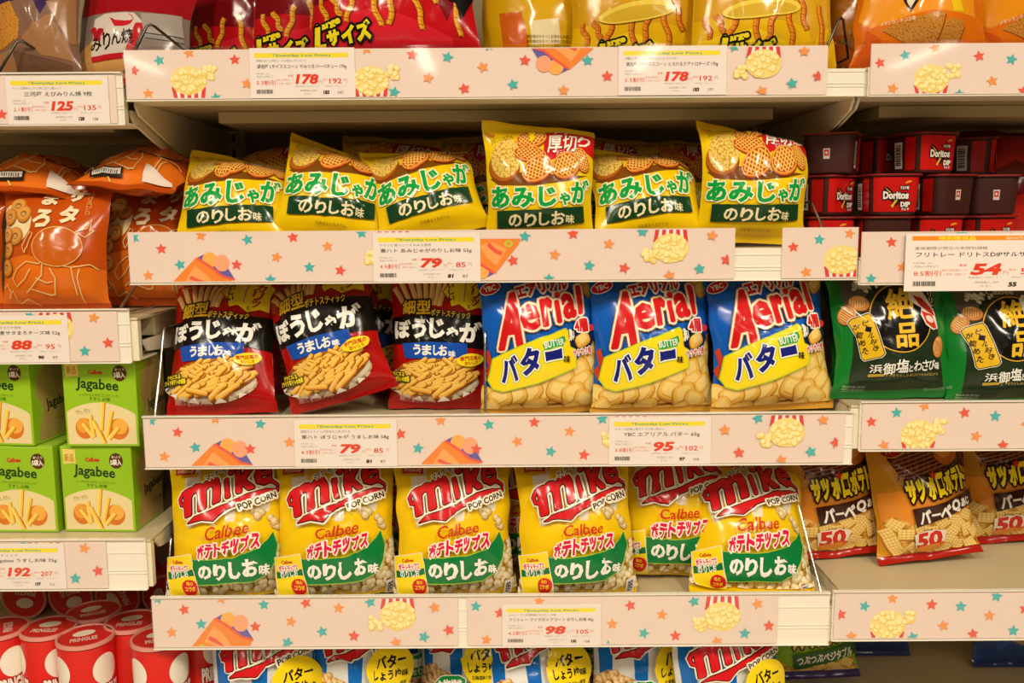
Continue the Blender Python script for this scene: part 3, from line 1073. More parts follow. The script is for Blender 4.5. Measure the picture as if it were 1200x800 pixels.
# --- green premium crisp bag -------------------------------------------------
def art_green_crisps():
    A = Art((36, -110, 812, 748), .161, .182)
    A.part = 'food_print'
    A.poly('24331f', [(112, -110), (665, -110), (700, 330), (745, 748), (140, 748), (128, 620), (150, 300)])
    A.poly('5d564a', [(112, -110), (665, -110), (668, 60), (560, 120), (300, 80), (150, 240), (112, 240)])
    for k in range(40):
        x, y = rnd.gauss(235, 32), rnd.gauss(74, 16)
        A.ell(['e9e6d8', 'cfcbb8', 'f4f2e8'][k % 3], x, y, 13, 9, rnd.uniform(0, 90), n=9, dz=.015)
    for k in range(9):
        A.line(['9db53c', 'c3cf54', '6f8f2c'][k % 3], [(590 + k * 8, -70 + k * 9), (520 + k * 13, 10 + k * 5), (470 + k * 26, 40 + k * 3)], 9, 3, dz=.015)
    for (x, y, rx, ry, r) in ((200, 175, 62, 42, 10), (122, 235, 62, 50, -50), (690, 440, 42, 64, 8)):
        A.ell('6d3512', x + 3, y + 6, rx, ry, r)
        A.ell('c98440', x, y, rx, ry, r)
        A.ell('e8b46c', x - 4, y - 5, rx * .8, ry * .75, r)
        c_, s_ = math.cos(math.radians(r)), math.sin(math.radians(r))
        for k in range(-3, 4):
            A.line('b06428', [(x + k * rx * .22 * c_ + v * s_, y + k * rx * .22 * s_ - v * c_) for v in (-ry * .6, 0, ry * .6)], 5, dz=.015)
    A.part = 'brand_logo'
    A.ell('12110e', 438, 280, 186, 188, n=48, outline=[(7, 'd9a92c')])
    A.text('絶', (356, 112, 522, 268), 'e8b82e', bold=.03, shear=.05, rot=3)
    A.text('品', (398, 300, 534, 440), 'e8b82e', bold=.035, shear=.05, rot=3)
    A.text('Calbee', (306, 36, 480, 72), 'd7cfb4', bold=.02, shear=.1)
    A.part = 'flavour_banner'
    pr = [(126, 282), (150, 262), (246, 240), (262, 258), (326, 476), (312, 492), (210, 510), (196, 496), (172, 370)]
    A.poly('e0b424', pr, outline=[(9, 'e9e2c8'), (5, '1b1812')])
    for i, ch in enumerate('ビール好き'):
        A.text(ch, (206 + i * 14, 272 + i * 38, 240 + i * 14, 306 + i * 38), BLACK, bold=.02, rot=-14)
    for i, ch in enumerate('が認めた'):
        A.text(ch, (150 + i * 16, 292 + i * 48, 188 + i * 16, 330 + i * 48), BLACK, bold=.02, rot=-14)
    A.poly('e8e0d0', [(494, 110), (520, 80), (570, 90), (610, 140), (640, 200), (664, 240), (682, 330), (640, 340), (590, 310), (560, 250), (570, 215), (520, 190), (496, 170)])
    A.poly('b8281c', [(520, 150), (580, 160), (650, 225), (662, 260), (610, 235), (560, 200)])
    A.poly('cf3a26', [(566, 230), (640, 250), (672, 330), (640, 330), (592, 300)])
    A.ell('e9d8c8', 556, 120, 42, 30, 30)
    A.ell('e9d8c8', 620, 276, 30, 17, 30)
    for i in range(4):
        A.text('ピリリと'[i], (634, 90 + i * 34, 660, 120 + i * 34), 'e0dccb', bold=.02)
    for i, ch in enumerate('浜御塩とわさび味'):
        b = [(246, 540, 316, 586), (322, 532, 390, 598), (394, 514, 464, 584), (466, 546, 494, 582), (498, 522, 560, 580), (562, 516, 612, 580), (614, 516, 656, 576), (656, 530, 686, 574)][i]
        A.text(ch, b, 'f1eee2', bold=.02, shear=.05)
    A.poly('b8962c', [(236, 592), (330, 592), (330, 606), (236, 608)])
    A.text('すっきりとした辛さとうまみが広がる', (336, 592, 680, 608), 'c9a83c')
    for k in range(3):
        A.text('開封後はお早めにお召し上がりください', (92, 652 + k * 16, 232, 664 + k * 16), 'b9c4ae')
    A.text('写真はイメージです。内容量', (600, 672, 790, 690), '9aa894')
    return BagKind(A, .161, .182, .056, film('177a2c'), seal=film('14702a'))


# --- orange barbecue flake bag ----------------------------------------------
def barbecue_base(A, edge, band, meat=True, glow='e08a2a'):
    A.part = 'food_print'
    if meat:
        A.poly(STEAK, [(550, -60), (1010, -60), (1010, 190), (900, 150), (720, 190), (600, 180), (560, 100)])
        for k in range(9):
            A.line('3a1a0e', [(590 + k * 30, 190), (640 + k * 34, 20)], 7, dz=.015)
            A.line('a5613a', [(580, 60 + k * 17), (820, 20 + k * 16)], 5, dz=.015)
        A.ell('c56a22', 850, 90, 72, 60, -20)
        A.ell('e09a3c', 842, 78, 52, 40, -20)
        A.ell('a32018', 596, 58, 58, 34, -10, outline=[(4, 'd8a030')])
        A.text('バーベ', (560, 40, 630, 74), 'f0d24a', bold=.03, rot=8)
    A.poly(glow, [(495, 250), (960, 190), (960, 390), (640, 420), (495, 420)])
    A.poly(CHIPFLAKE, [(495, 380), (560, 360), (640, 405), (965, 360), (980, 545), (800, 545), (660, 560), (560, 540)])

    def flake(a, x, y, r):
        t = r.uniform(0, 90)
        c_, s_ = math.cos(math.radians(t)), math.sin(math.radians(t))
        sq = lambda f, dy=0: [(x + (u * c_ - v * s_) * f, y + dy + (u * s_ + v * c_) * f * .8) for u, v in ((-36, -30), (36, -30), (36, 30), (-36, 30))]
        a.poly('a8691c', sq(1.06, 3), dz=.015)
        a.poly('e8be5c', sq(1.0), dz=.015)
        a.poly('f5da8c', sq(.82, -2), dz=.015)
        for k in (-1, 0, 1):
            for fl in (0, 1):
                p = [(k * 18, -26), (k * 18, 26)] if fl else [(-30, k * 15), (30, k * 15)]
                a.line('d9a648', [(x + u * c_ - v * s_, y + (u * s_ + v * c_) * .8) for u, v in p], 3.5, dz=.01)
    scatter(A, [(500, 400), (560, 380), (640, 420), (960, 376), (970, 530), (660, 540), (560, 530)], 22, flake, 9, 44)
    A.part = 'brand_logo'
    for i, ch in enumerate('サッポロポテト'):
        x = 612 + i * 45
        w = 46 if ch != 'ッ' else 38
        A.text(ch, (x, 196 - i * 6.0, x + w, 300 - i * 6.0), 'f6dc1e', bold=.06, rot=5, outline=[(9, '33190a')])
    A.star('d8301c', 740, 186, 20, 10)
    A.part = 'flavour_banner'
    A.poly(band, [(628, 322), (780, 304), (1010, 270), (1010, 338), (800, 372), (640, 408)])


def art_barbecue():
    A = Art((478, -70, 986, 588), .155, .202)
    barbecue_base(A, 'c8861e', '3b1c12')
    for ch, box in (('バ', (656, 328, 710, 396)), ('ー', (712, 350, 752, 361)), ('ベ', (752, 318, 808, 386)), ('Q', (812, 304, 872, 366)), ('あ', (878, 306, 910, 346)), ('じ', (912, 304, 936, 342))):
        A.text(ch, box, 'f1ecdf', bold=.05, rot=4)
    A.poly('e6dcc2', [(630, 440), (690, 426), (782, 432), (790, 450), (772, 500), (740, 530), (672, 534), (640, 510)])
    A.text('50', (642, 430, 768, 508), 'cf2a1c', bold=.05, rot=4, outline=[(3, WHITE)])
    A.poly('e08a2a', [(640, 506), (780, 486), (770, 520), (700, 538), (655, 530)])
    A.text('th', (752, 486, 778, 502), 'cf2a1c', bold=.03)
    return BagKind(A, .155, .202, .058, film('c98a1e'), seal=film('a82014'), bottom=film('a82014'))


def art_vegetable():
    A = Art((478, -70, 986, 470), .155, .166)
    barbecue_base(A, '6f9a2c', '1d5a24', meat=False, glow='8fbe2a')
    A.text('つぶつぶベジタブル', (650, 312, 950, 364), 'f1ecdf', bold=.04, rot=6)
    return BagKind(A, .155, .166, .05, film('7fae1f'), seal=film('4a2f6e'), bottom=film('3d2a66'))


# --- orange ring snack bag ---------------------------------------------------
def art_rings(under=False):
    A = Art((-34, 262, 462, 850), .143, .171)
    A.part = 'food_print'
    A.ell('efdca6', 40, 455, 104, 96)
    A.poly('e0701a', [(-34, 615), (140, 600), (300, 640), (462, 660), (462, 850), (-34, 850)])
    for (x, y, r) in ((55, 375, 44), (95, 415, 42), (10, 420, 44), (60, 510, 46), (5, 570, 44), (10, 650, 44), (0, 500, 40)):
        A.ell('8a4a12', x + 2, y + 6, r, r * .86, 10)
        A.ell('c9822c', x, y, r, r * .84, 10)
        A.ell('dd9f48', x - 3, y - 4, r * .84, r * .66, 10)
        A.ell('8a4a12', x, y, r * .40, r * .3, 10)
        A.ell('c8a25c', x, y + 2, r * .32, r * .2, 10)
    A.part = 'brand_logo'
    for ch, box in (('サ', (272, 292, 368, 366)), ('タ', (268, 384, 346, 466)), ('ま', (170, 308, 246, 382)), ('ろ', (156, 402, 238, 484))):
        A.text(ch, box, CREAM, bold=.05, rot=-4)
    for i, ch in enumerate('とろける口どけ'):
        A.text(ch, (372, 300 + i * 18, 392, 317 + i * 18), 'e0b070')
    LN = 'e6c47c'
    # line drawing of a festival robe and fan, no face
    for pts in ([(60, 700), (90, 660), (140, 630), (200, 640), (215, 625)], [(60, 700), (80, 735), (130, 700), (160, 660)], [(215, 640), (205, 690), (150, 740), (120, 760)],
                [(215, 625), (280, 645), (330, 655), (340, 770)], [(245, 660), (262, 700), (250, 770)], [(180, 700), (220, 720), (250, 715)], [(150, 745), (230, 770), (252, 765)],
                [(360, 660), (350, 700), (360, 800)], [(330, 655), (400, 640), (430, 660)], [(130, 590), (120, 560), (150, 500), (166, 505), (150, 560), (132, 592)],
                [(385, 480), (400, 440), (396, 490), (414, 486), (380, 520), (340, 500), (385, 480)], [(0, 740), (20, 722), (40, 760)], [(20, 780), (50, 750), (70, 800), (120, 780), (160, 810)]):
        A.line(LN, pts, 5, dz=.03)
    A.ell('c25f16', 272, 566, 98, 84, n=30, outline=[(3, LN)])
    if under:
        # underside of a bag lying down: barcode and pale notice panel near its seal
        A.part = 'info_panel'
        A.poly('1c1815', [(50, 772), (204, 764), (210, 796), (58, 800)])
        A.poly('d8d2c6', [(62, 776), (196, 769), (200, 788), (66, 793)])
        for k in range(12):
            A.poly('4a443c', [(70 + k * 10, 777), (73 + k * 10 + k % 3, 777), (75 + k * 10 + k % 3, 788), (72 + k * 10, 789)])
        A.poly('e3d3c4', [(300, 735), (440, 790), (450, 812), (310, 806)])
    return BagKind(A, .143, .171, .06, film('c2500f'), seal=film('b4480d'))


# --- large corn stick bags ---------------------------------------------------
def corn_bag(A, base, dark, stick, hi, lite, ink='191510', dx=0):
    A.part = 'food_print'
    A.poly(dark, [(30, -600), (1000, -600), (1000, 20), (900, 60), (840, 160), (800, 60), (700, 20), (400, 0), (250, -20), (30, -20)])
    A.poly(lite, [(60, 120), (430, 60), (650, 140), (860, 240), (860, 320), (60, 320)])
    for (x0, y0, x1, y1) in ((90, -40, 150, 110), (180, -40, 235, 75), (330, -60, 270, 110), (420, -80, 460, 160), (560, -60, 510, 155), (650, -40, 700, 190), (890, -100, 910, 230), (740, -140, 780, 60)):
        path = [(x0 + (x1 - x0) * t + 9 * math.sin(t * 9 + x0), y0 + (y1 - y0) * t) for t in np.linspace(0, 1, 12)]
        A.line('7a2a08', [(u + 4, v + 3) for u, v in path], 38, 36, dz=.02)
        A.line(stick, path, 32, 30, dz=.02)
        A.line(hi, [(u - 5, v) for u, v in path], 12, 10, dz=.02)
        for k in range(1, 12):
            u, v = path[k]
            A.line(stick if k % 2 else '9a4a10', [(u - 14, v - 4), (u + 14, v + 5)], 4, dz=.01)
    A.part = 'brand_logo'
    A.text('Large', (66 + dx, 84, 232 + dx, 138), 'f3df20', bold=.05, rot=8, outline=[(12, ink)])
    A.text('L', (50 + dx, 110, 128 + dx, 252), 'f3df20', bold=.10, shear=.05, rot=-2, outline=[(13, ink)])
    A.text('サ', (136 + dx, 142, 216 + dx, 224), 'f3df20', bold=.07, rot=6, outline=[(13, ink)])
    A.text('イ', (226 + dx, 134, 314 + dx, 222), 'f3df20', bold=.07, rot=6, outline=[(13, ink)])
    A.text('ズ', (318 + dx, 122, 408 + dx, 220), 'f3df20', bold=.07, rot=6, outline=[(13, ink)])


def art_red_corn():
    A = Art((20, -860, 1020, 372), .22, .272, .0062)
    A.part = 'food_print'
    corn_bag(A, 'c2121c', '7a0d14', 'd8921e', 'f0b640', 'd62230')
    A.poly('15110f', [(760, -300), (1020, -300), (1020, 30), (930, 150), (900, 60), (860, 40), (800, -40)], dz=.01)
    return BagKind(A, .22, .272, .085, film('c2121c'), seal=film('b01018'))


def art_yellow_corn():
    A = Art((20, -860, 1020, 316), .22, .26, .0062)
    corn_bag(A, 'e8b714', 'd9a21a', 'd8761a', 'ec9a34', 'f3cc1c', dx=170)
    A.part = 'food_print'
    A.ell('f0d24c', 480, -60, 260, 60, -4)
    A.ell('d8b030', 480, -52, 230, 40, -4)
    return BagKind(A, .22, .26, .085, film('e6b512'), seal=film('d8a810'))


def art_yellow_corn_back():
    A = Art((20, -860, 1020, 316), .22, .26, .0062)
    A.part = 'food_print'
    A.ell('f0c83c', 430, 110, 210, 90, -6)
    A.poly('d8661c', [(180, -200), (360, -200), (420, 60), (330, 100), (210, 60)])
    A.poly('f3e2b0', [(420, -120), (640, -140), (660, 40), (440, 60)])
    for x, y in ((320, 200), (430, 240), (620, 210), (700, 220), (870, 200)):
        A.capsule('b85a14', x, y + 4, 120, 32, 80 + x % 23)
        A.capsule('d8782a', x, y, 116, 26, 80 + x % 23)
    A.part = 'brand_logo'
    for k in range(3):
        A.text('開封後はなるべくお早めにお召し上がりください', (400, -20 + k * 34, 900, 4 + k * 34), '5a4310')
    return BagKind(A, .22, .26, .085, film('e0ad14'), seal=film('d8a810'))


def art_tortilla():
    A = Art((340, -760, 1060, 350), .2, .27, .0062)
    A.part = 'food_print'
    A.poly('f09a1c', [(380, -200), (900, -200), (960, 60), (700, 40), (420, 110), (360, 60)])
    A.poly('2c1a10', [(540, -60), (660, -60), (596, 52)])
    A.poly('e9dcc0', [(560, -60), (640, -60), (596, 26)])
    for pts in ([(470, 132), (510, 110), (740, 46), (768, 60), (735, 222), (600, 215)], [(765, 110), (800, 80), (870, 92), (882, 120), (850, 232), (740, 232)]):
        A.poly('6a3410', [(x + 4, y + 6) for x, y in pts])
        A.poly(TORTILLA, pts)
    A.poly('f0c81c', [(790, -30), (840, -40), (870, 40), (810, 46)])
    A.poly('d4580f', [(400, 120), (470, 180), (460, 350), (340, 350)])
    A.part = 'brand_logo'
    A.text('メキシカンタコス味', (462, 78, 620, 100), 'f3d7a0', bold=.03, rot=6)
    return BagKind(A, .2, .27, .08, film('e2740f'), seal=film('c8600d'))


# --- shrimp cracker bag ------------------------------------------------------
def art_shrimp_cracker():
    A = Art((360, -200, 1040, 490), .156, .165)
    A.part = 'food_print'
    A.poly('a0141b', [(360, -160), (1040, -160), (1040, 92), (700, 112), (440, 116), (360, 110)])
    A.poly('d8a05c', [(380, 330), (500, 262), (740, 300), (740, 420), (840, 560), (360, 560)])
    for k in range(16):
        A.ell('b87c3c', 420 + rnd.uniform(0, 300), 330 + rnd.uniform(0, 150), 4, 3, n=6)
    A.part = 'brand_logo'
    A.poly('d8cabb', [(500, 150), (560, 124), (735, 120), (800, 180), (720, 352), (496, 372)])
    A.poly('c4202a', [(494, 356), (700, 338), (752, 180), (806, 174), (730, 362), (498, 384)])
    for k in range(6):
        A.ell('b01c28', 500 + k * 16 % 60 + k * 4, 215 + (k * 23) % 52, 22, 18, k * 30, n=10, dz=.015)
    A.poly('c8222a', [(600, 148), (640, 170), (690, 172), (738, 160), (730, 180), (690, 204), (640, 206), (622, 180)])
    A.line('c8222a', [(738, 162), (728, 140), (706, 128)], 4)
    for ch, box in (('み', (488, 262, 562, 330)), ('り', (572, 236, 622, 326)), ('ん', (622, 226, 682, 300)), ('焼', (680, 216, 742, 292))):
        A.text(ch, box, '241811', bold=.02, shear=.12, rot=8)
    A.part = 'info_panel'
    A.poly('a89c90', [(770, 120), (990, 90), (1010, 210), (800, 226)])
    A.poly('8f8a84', [(800, 232), (1010, 220), (1010, 240), (806, 252)])
    return BagKind(A, .156, .165, .05, film('8a796c', .15), seal=film('b8161e'))


# --- purple banded cracker bag ----------------------------------------------
def art_fish_cracker():
    A = Art((-20, -420, 360, 470), .12, .22)
    A.part = 'food_print'
    A.poly('85624e', [(-20, -420), (360, -420), (360, 470), (-20, 470)])
    A.poly('3a2350', [(-20, -420), (300, -420), (270, 30), (230, 130), (200, 40), (130, 60), (-20, 70)])
    for pts in ([(-20, 80), (110, 60), (150, 160), (140, 240), (60, 290), (-20, 280)], [(150, 240), (260, 120), (320, 240), (340, 340), (220, 320)], [(250, 60), (350, 0), (355, 250), (330, 250)],
                [(-20, 330), (120, 290), (100, 470), (-20, 470)]):
        A.poly('8a5a34', [(x + 3, y + 6) for x, y in pts])
        A.poly(TORTILLA if len(pts) > 5 else 'a5764e', pts)
    A.poly('6f4e3a', [(110, 300), (330, 360), (330, 470), (120, 470)])
    return BagKind(A, .12, .22, .05, film('8a6a5a', .2), seal=film('4a2f56'))


# --- dark small bags at the back and low down ---------------------------------
def art_plain(body, accents, W=.15, H=.19, T=.05):
    A = Art((0, 0, 100, 130), W, H, .006)
    A.part = 'food_print'
    r = random.Random(int(body[:2], 16))
    for k, c in enumerate(accents):
        y = 30 + k * 92 / max(1, len(accents))
        pts = [(0, y), (30, y - 8 + r.uniform(-5, 5)), (60, y + r.uniform(-8, 8)), (100, y - 6), (100, y + 26), (55, y + 34 + r.uniform(-6, 6)), (0, y + 28)]
        A.poly(c, pts)
    for k in range(7):
        A.capsule(accents[k % len(accents)], r.uniform(15, 85), r.uniform(60, 115), r.uniform(12, 30), r.uniform(5, 10), r.uniform(-60, 60))
    return BagKind(A, W, H, T, film(body))
# ---------------------------------------------------------------- shelving: bays, shelves, rails
CREAM_M = film('e6dcc0', .38, 'painted_metal')
BEIGE_M = film('948158', .55, 'painted_panel')
LIP_M = film('f0e9d8', .3, 'painted_metal')
CHROME = film('c9c6c0', .22, 'chrome_wire', metal=1.0)
DARKWIRE = film('6a645c', .35, 'steel_wire', metal=1.0)
XL, XR, BAY = -.470, .430, .900
BACK_Y = .45


def zrow(px, py, y=0.0):
    return pix(px, py, y).z


# rail tops and bottoms, read on the rail plane Y = 0
RAIL = {'A': (zrow(600, 53.5), zrow(600, 116.5)), 'B': (zrow(600, 266), zrow(600, 330.5)), 'C': (zrow(600, 483.5), zrow(600, 545.5)),
        'D': (zrow(600, 694.5), zrow(600, 756)), 'LA': (zrow(70, 85.5), zrow(70, 148)), 'LB': (zrow(70, 361.5), zrow(70, 425.5)),
        'LC': (zrow(70, 630), zrow(70, 690)), 'RA': (zrow(1110, 48.5), zrow(1110, 113.5)), 'RB': (zrow(1110, 268), zrow(1110, 333)),
        'RC': (zrow(1110, 468.5), zrow(1110, 527)), 'RD': (zrow(1110, 689.5), zrow(1110, 748))}
SINK = {'A': .030, 'B': .028, 'C': .012, 'D': .020, 'LA': .012, 'LB': .012, 'LC': .003, 'RA': .030, 'RB': .038, 'RC': .006, 'RD': .006}
SHELF = {k: RAIL[k][0] - SINK[k] for k in RAIL}
SHELF['E'] = CAM_Z - .715
SHELF['LE'] = CAM_Z - .663
SHELF['RE'] = CAM_Z - .722
SPAN = {'': (XL, XR), 'L': (XL - BAY, XL), 'R': (XR, XR + BAY)}
ROWNAME = {'A': 'top', 'B': 'second', 'C': 'third', 'D': 'fourth', 'E': 'bottom'}
HOLDS = {'A': 'red and yellow corn stick bags', 'B': 'yellow lattice chip bags', 'C': 'red potato stick and blue puff bags', 'D': 'yellow popcorn bags', 'E': 'blue and white popcorn bags',
         'LA': 'shrimp cracker bag', 'LB': 'orange ring snack bags', 'LC': 'green snack boxes', 'LE': 'red crisp cans',
         'RA': 'orange tortilla chip bags', 'RB': 'red dip tubs', 'RC': 'dark green crisp bags', 'RD': 'orange barbecue snack bags', 'RE': 'small blue bags'}

# floor and back of the gondola
mb = MB()
mb.box(-4, 4, -9, 1.2, -.1, 0)
fl = mb.build('floor', film('cfc4ae', .35, 'floor_tile'))
fl['kind'] = 'structure'
for nm, x0, x1 in (('wall_left', XL - BAY, XL), ('wall_back', XL, XR), ('wall_right', XR, XR + BAY)):
    mb = MB()
    mb.box(x0 + .001, x1 - .001, BACK_Y, BACK_Y + .02, 0, 2.05)
    for z in np.arange(.12, 2.0, .3):
        mb.box(x0 + .001, x1 - .001, BACK_Y - .002, BACK_Y, z, z + .286)
    o = mb.build(nm, BEIGE_M, bevel=.0015)
    o['kind'] = 'structure'
UPX = (XL - BAY, XL, XR, XR + BAY)
for i, x in enumerate(UPX):
    mb = MB()
    mb.box(x - .018, x + .018, BACK_Y - .034, BACK_Y - .0025, 0, 2.1)
    for k in range(76):
        for sx in (-.007, .007):
            mb.box(x + sx - .0025, x + sx + .0025, BACK_Y - .0345, BACK_Y - .033, .1 + k * .026, .114 + k * .026, 1)
    o = mb.build('trim_%d' % (i + 1), [film('c9bd9c', .45, 'painted_metal'), film('2a2620', .6, 'slot')])
    o['kind'] = 'structure'


def make_shelf(key):
    bay = key[:-1]
    x0, x1 = SPAN[bay]
    zt = SHELF[key]
    zb = (RAIL[key][1] if key in RAIL else zt - .055)
    th = .018
    root = empty('gondola_shelf', ((x0 + x1) / 2, .22, zt))
    tag(root, 'cream metal shelf carrying the ' + HOLDS[key], 'shelf', 'gondola shelves')
    dx, dy = (x0 + x1) / 2, .22
    L = lambda q: (q[0] - dx, q[1] - dy, q[2] - zt)
    w = (x1 - x0) / 2 - .002

    def part(nm, fn, mat, bevel=.0012):
        m_ = MB()
        fn(m_)
        m_.v = [L(v) for v in m_.v]
        return m_.build(nm, mat, root, bevel)
    c = dx
    part('board', lambda m_: m_.box(c - w, c + w, .0, .413, zt - .004, zt), film('cdbd96', .42, 'painted_metal'))

    def lip(m_):
        m_.box(c - w, c + w, .0005, .012, zb + .002, zt - .0045)
        if key in ('A', 'RA', 'LA', 'LB'):
            m_.box(c - w, c + w, .012, .06, zb + .002, zb + .005)
    part('front_lip', lip, CREAM_M)

    def pan(m_):
        m_.box(c - w + .002, c + w - .002, .0605, .40, zt - .030, zt - .0045)
        m_.box(c - w + .07, c + w - .07, .13, .33, zt - .046, zt - .0305)
    if key in ('A', 'RA', 'LA', 'LB'):
        part('underside_beam', pan, film('b7a67c', .5, 'painted_metal'))
    for sx in (-1, 1):
        def br(m_, sx=sx):
            xa = c + sx * w
            xb = xa - sx * .003
            dp = .150 if key in ('A', 'RA', 'LA') else .075
            t0 = .0305 if key in ('A', 'RA', 'LA', 'LB') else .0045
            prof = [(.02, zt - t0), (.02, zt - t0 - .006), (.03, zt - t0 - .016), (.408, zt - dp), (.408, zt - t0)]
            m_.prism_x(prof, min(xa, xb), max(xa, xb))
        part('bracket', br, CREAM_M, 0)
    return root


for k_ in SHELF:
    make_shelf(k_)


def make_rail(key, x0, x1, label):
    zt, zb = RAIL[key]
    h = zt - zb
    root = empty('price_rail', ((x0 + x1) / 2, 0, zb))
    tag(root, label, 'price rail', 'price rails')
    w = (x1 - x0) / 2
    m_ = MB()
    m_.box(-w, w, -.0030, -.0002, 0, h - (SINK[key] if SINK[key] > .02 else 0))
    if SINK[key] <= .02:
        m_.box(-w, w, -.0072, -.0032, h - .0018, h)
    for f in ((.18, .24, .46) if SINK[key] > .02 else (.30, .36, .70)):
        m_.box(-w, w, -.0040, -.0031, h * f, h * f + .0022)
    m_.box(-w, w, -.0070, -.0032, 0, .0014)
    m_.build('channel', LIP_M, root, .0004)
    m_ = MB()
    m_.box(-w + .0003, w - .0003, -.0080, -.0074, .0002, h + .0004)
    for sx in (-1, 1):
        m_.box(sx * (w - .0016) - .0007, sx * (w - .0016) + .0007, -.0072, -.0056, .0022, h - .0026)
    m_.box(-w + .0003, w - .0003, -.0073, -.0004, h - .0012, h + .0004)
    m_.build('clear_cover', clear_plastic(), root)
    return root


def xat(px, py, y=0.0):
    return pix(px, py, y).x


make_rail('A', xat(148, 85), xat(1013, 80), 'long clear-fronted price rail under the red and yellow corn stick bags')
make_rail('B', xat(152, 300), xat(1004, 298), 'long clear-fronted price rail under the yellow lattice chip bags')
make_rail('C', xat(170, 515), xat(998, 512), 'long clear-fronted price rail under the potato stick and puff bags')
make_rail('D', xat(180, 724), xat(971, 720), 'long clear-fronted price rail under the yellow popcorn bags')
make_rail('LA', xat(0, 120) - .5, xat(146, 116), 'clear-fronted price rail under the shrimp cracker bag')
make_rail('LB', xat(0, 395) - .5, xat(154, 395), 'clear-fronted price rail under the orange ring snack bags')
make_rail('LC', xat(0, 660) - .5, xat(173, 660), 'clear-fronted price rail under the green snack boxes')
make_rail('RA', xat(1016.5, 80), xat(1200, 80) + .5, 'clear-fronted price rail under the orange tortilla chip bags')
make_rail('RB', xat(1006, 300), xat(1200, 300) + .5, 'clear-fronted price rail under the red dip tubs')
make_rail('RC', xat(1006, 500), xat(1200, 500) + .5, 'clear-fronted price rail under the dark green crisp bags')
make_rail('RD', xat(974, 720), xat(1200, 720) + .5, 'clear-fronted price rail under the barbecue snack bags')

# ---------------------------------------------------------------- printed strips in the rails
TEAL, CORAL, ORNG = '4fb6b2', 'e8604c', 'f09a56'
STRIPC = film('e8d2c4', .45, 'card')


def flat_patch(x0, x1, z0, z1, y, nx, ny):
    xs, zs = np.linspace(x0, x1, nx + 1), np.linspace(z0, z1, ny + 1)
    P = np.zeros((ny + 1, nx + 1, 3))
    P[..., 0], P[..., 2], P[..., 1] = xs[None], zs[:, None], y
    N = np.zeros_like(P)
    N[..., 1] = -1
    return P, N


def popcorn_tub(A, x, y, flip, q):
    s = -1 if flip else 1
    A.part = 'popcorn_picture'
    box = [(-21, 8), (21, 8), (18, 36), (-18, 36)]
    A.poly('f6ece2', [(x + u, y + s * v) for u, v in box])
    for k in range(5):
        u = -20.5 + k * 9
        A.poly('dd4a44', [(x + u, y + s * 8), (x + u + 4.6, y + s * 8), (x + u * .88 + 4.6, y + s * 36), (x + u * .88, y + s * 36)])
    r = random.Random(int(x))
    A.ell('f5dc88', x, y, 21, 17.5, n=26)
    for i in range(52):
        t, d = r.uniform(0, 2 * PI), math.sqrt(r.random())
        u, v = 19 * d * math.cos(t), 15 * d * math.sin(t)
        A.ell('eccb68', x + u, y + v + .6, 3.7, 3.4, n=9, dz=.012)
        A.ell('fbedaa', x + u - .3, y + v - .3, 2.9, 2.6, n=9, dz=.012)
    bx, by = (x - 26, y + 8) if flip else (x + 25, y - 10)
    for i in range(14):
        u, v = r.uniform(-6, 6), r.uniform(-7, 7)
        A.ell('eccb68', bx + u, by + v + .6, 3.8, 3.5, n=9, dz=.012)
        A.ell('fbedaa', bx + u - .3, by + v - .3, 3.0, 2.7, n=9, dz=.012)


def fries_cup(A, x, y, flip):
    s = -1 if flip else 1
    A.part = 'crisp_cup_picture'
    T = lambda pts: [(x + s * u, y + s * v) for u, v in pts]
    A.poly('6b62a8', T([(-10, -16), (-2, -20), (24, -4), (32, 10), (24, 14)]))
    A.ell('f7b15a', x + s * 4, y - s * 13, 9, 9)
    A.ell('f4a880', x + s * 18, y - s * 9, 9, 10)
    A.poly('f08a3c', T([(-12, -16), (4, -6), (18, 6), (32, 10), (28, 20), (4, 26), (-42, 26), (-40, 20)]))
    A.poly('f6a860', T([(-14, -6), (-2, 4), (6, 18), (-8, 22), (-26, 14)]))
    A.line('e8604c', T([(-11, -15), (4, -5), (18, 7), (32, 11)]), 3)
    A.line('e8604c', T([(-20, 8), (-12, 12), (-4, 20)]), 5)
    A.ell('bcd04a', x - s * 28, y + s * 20, 5, 4)
    A.ell('f08a3c', x - s * 28, y + s * 20, 2.4, 2)


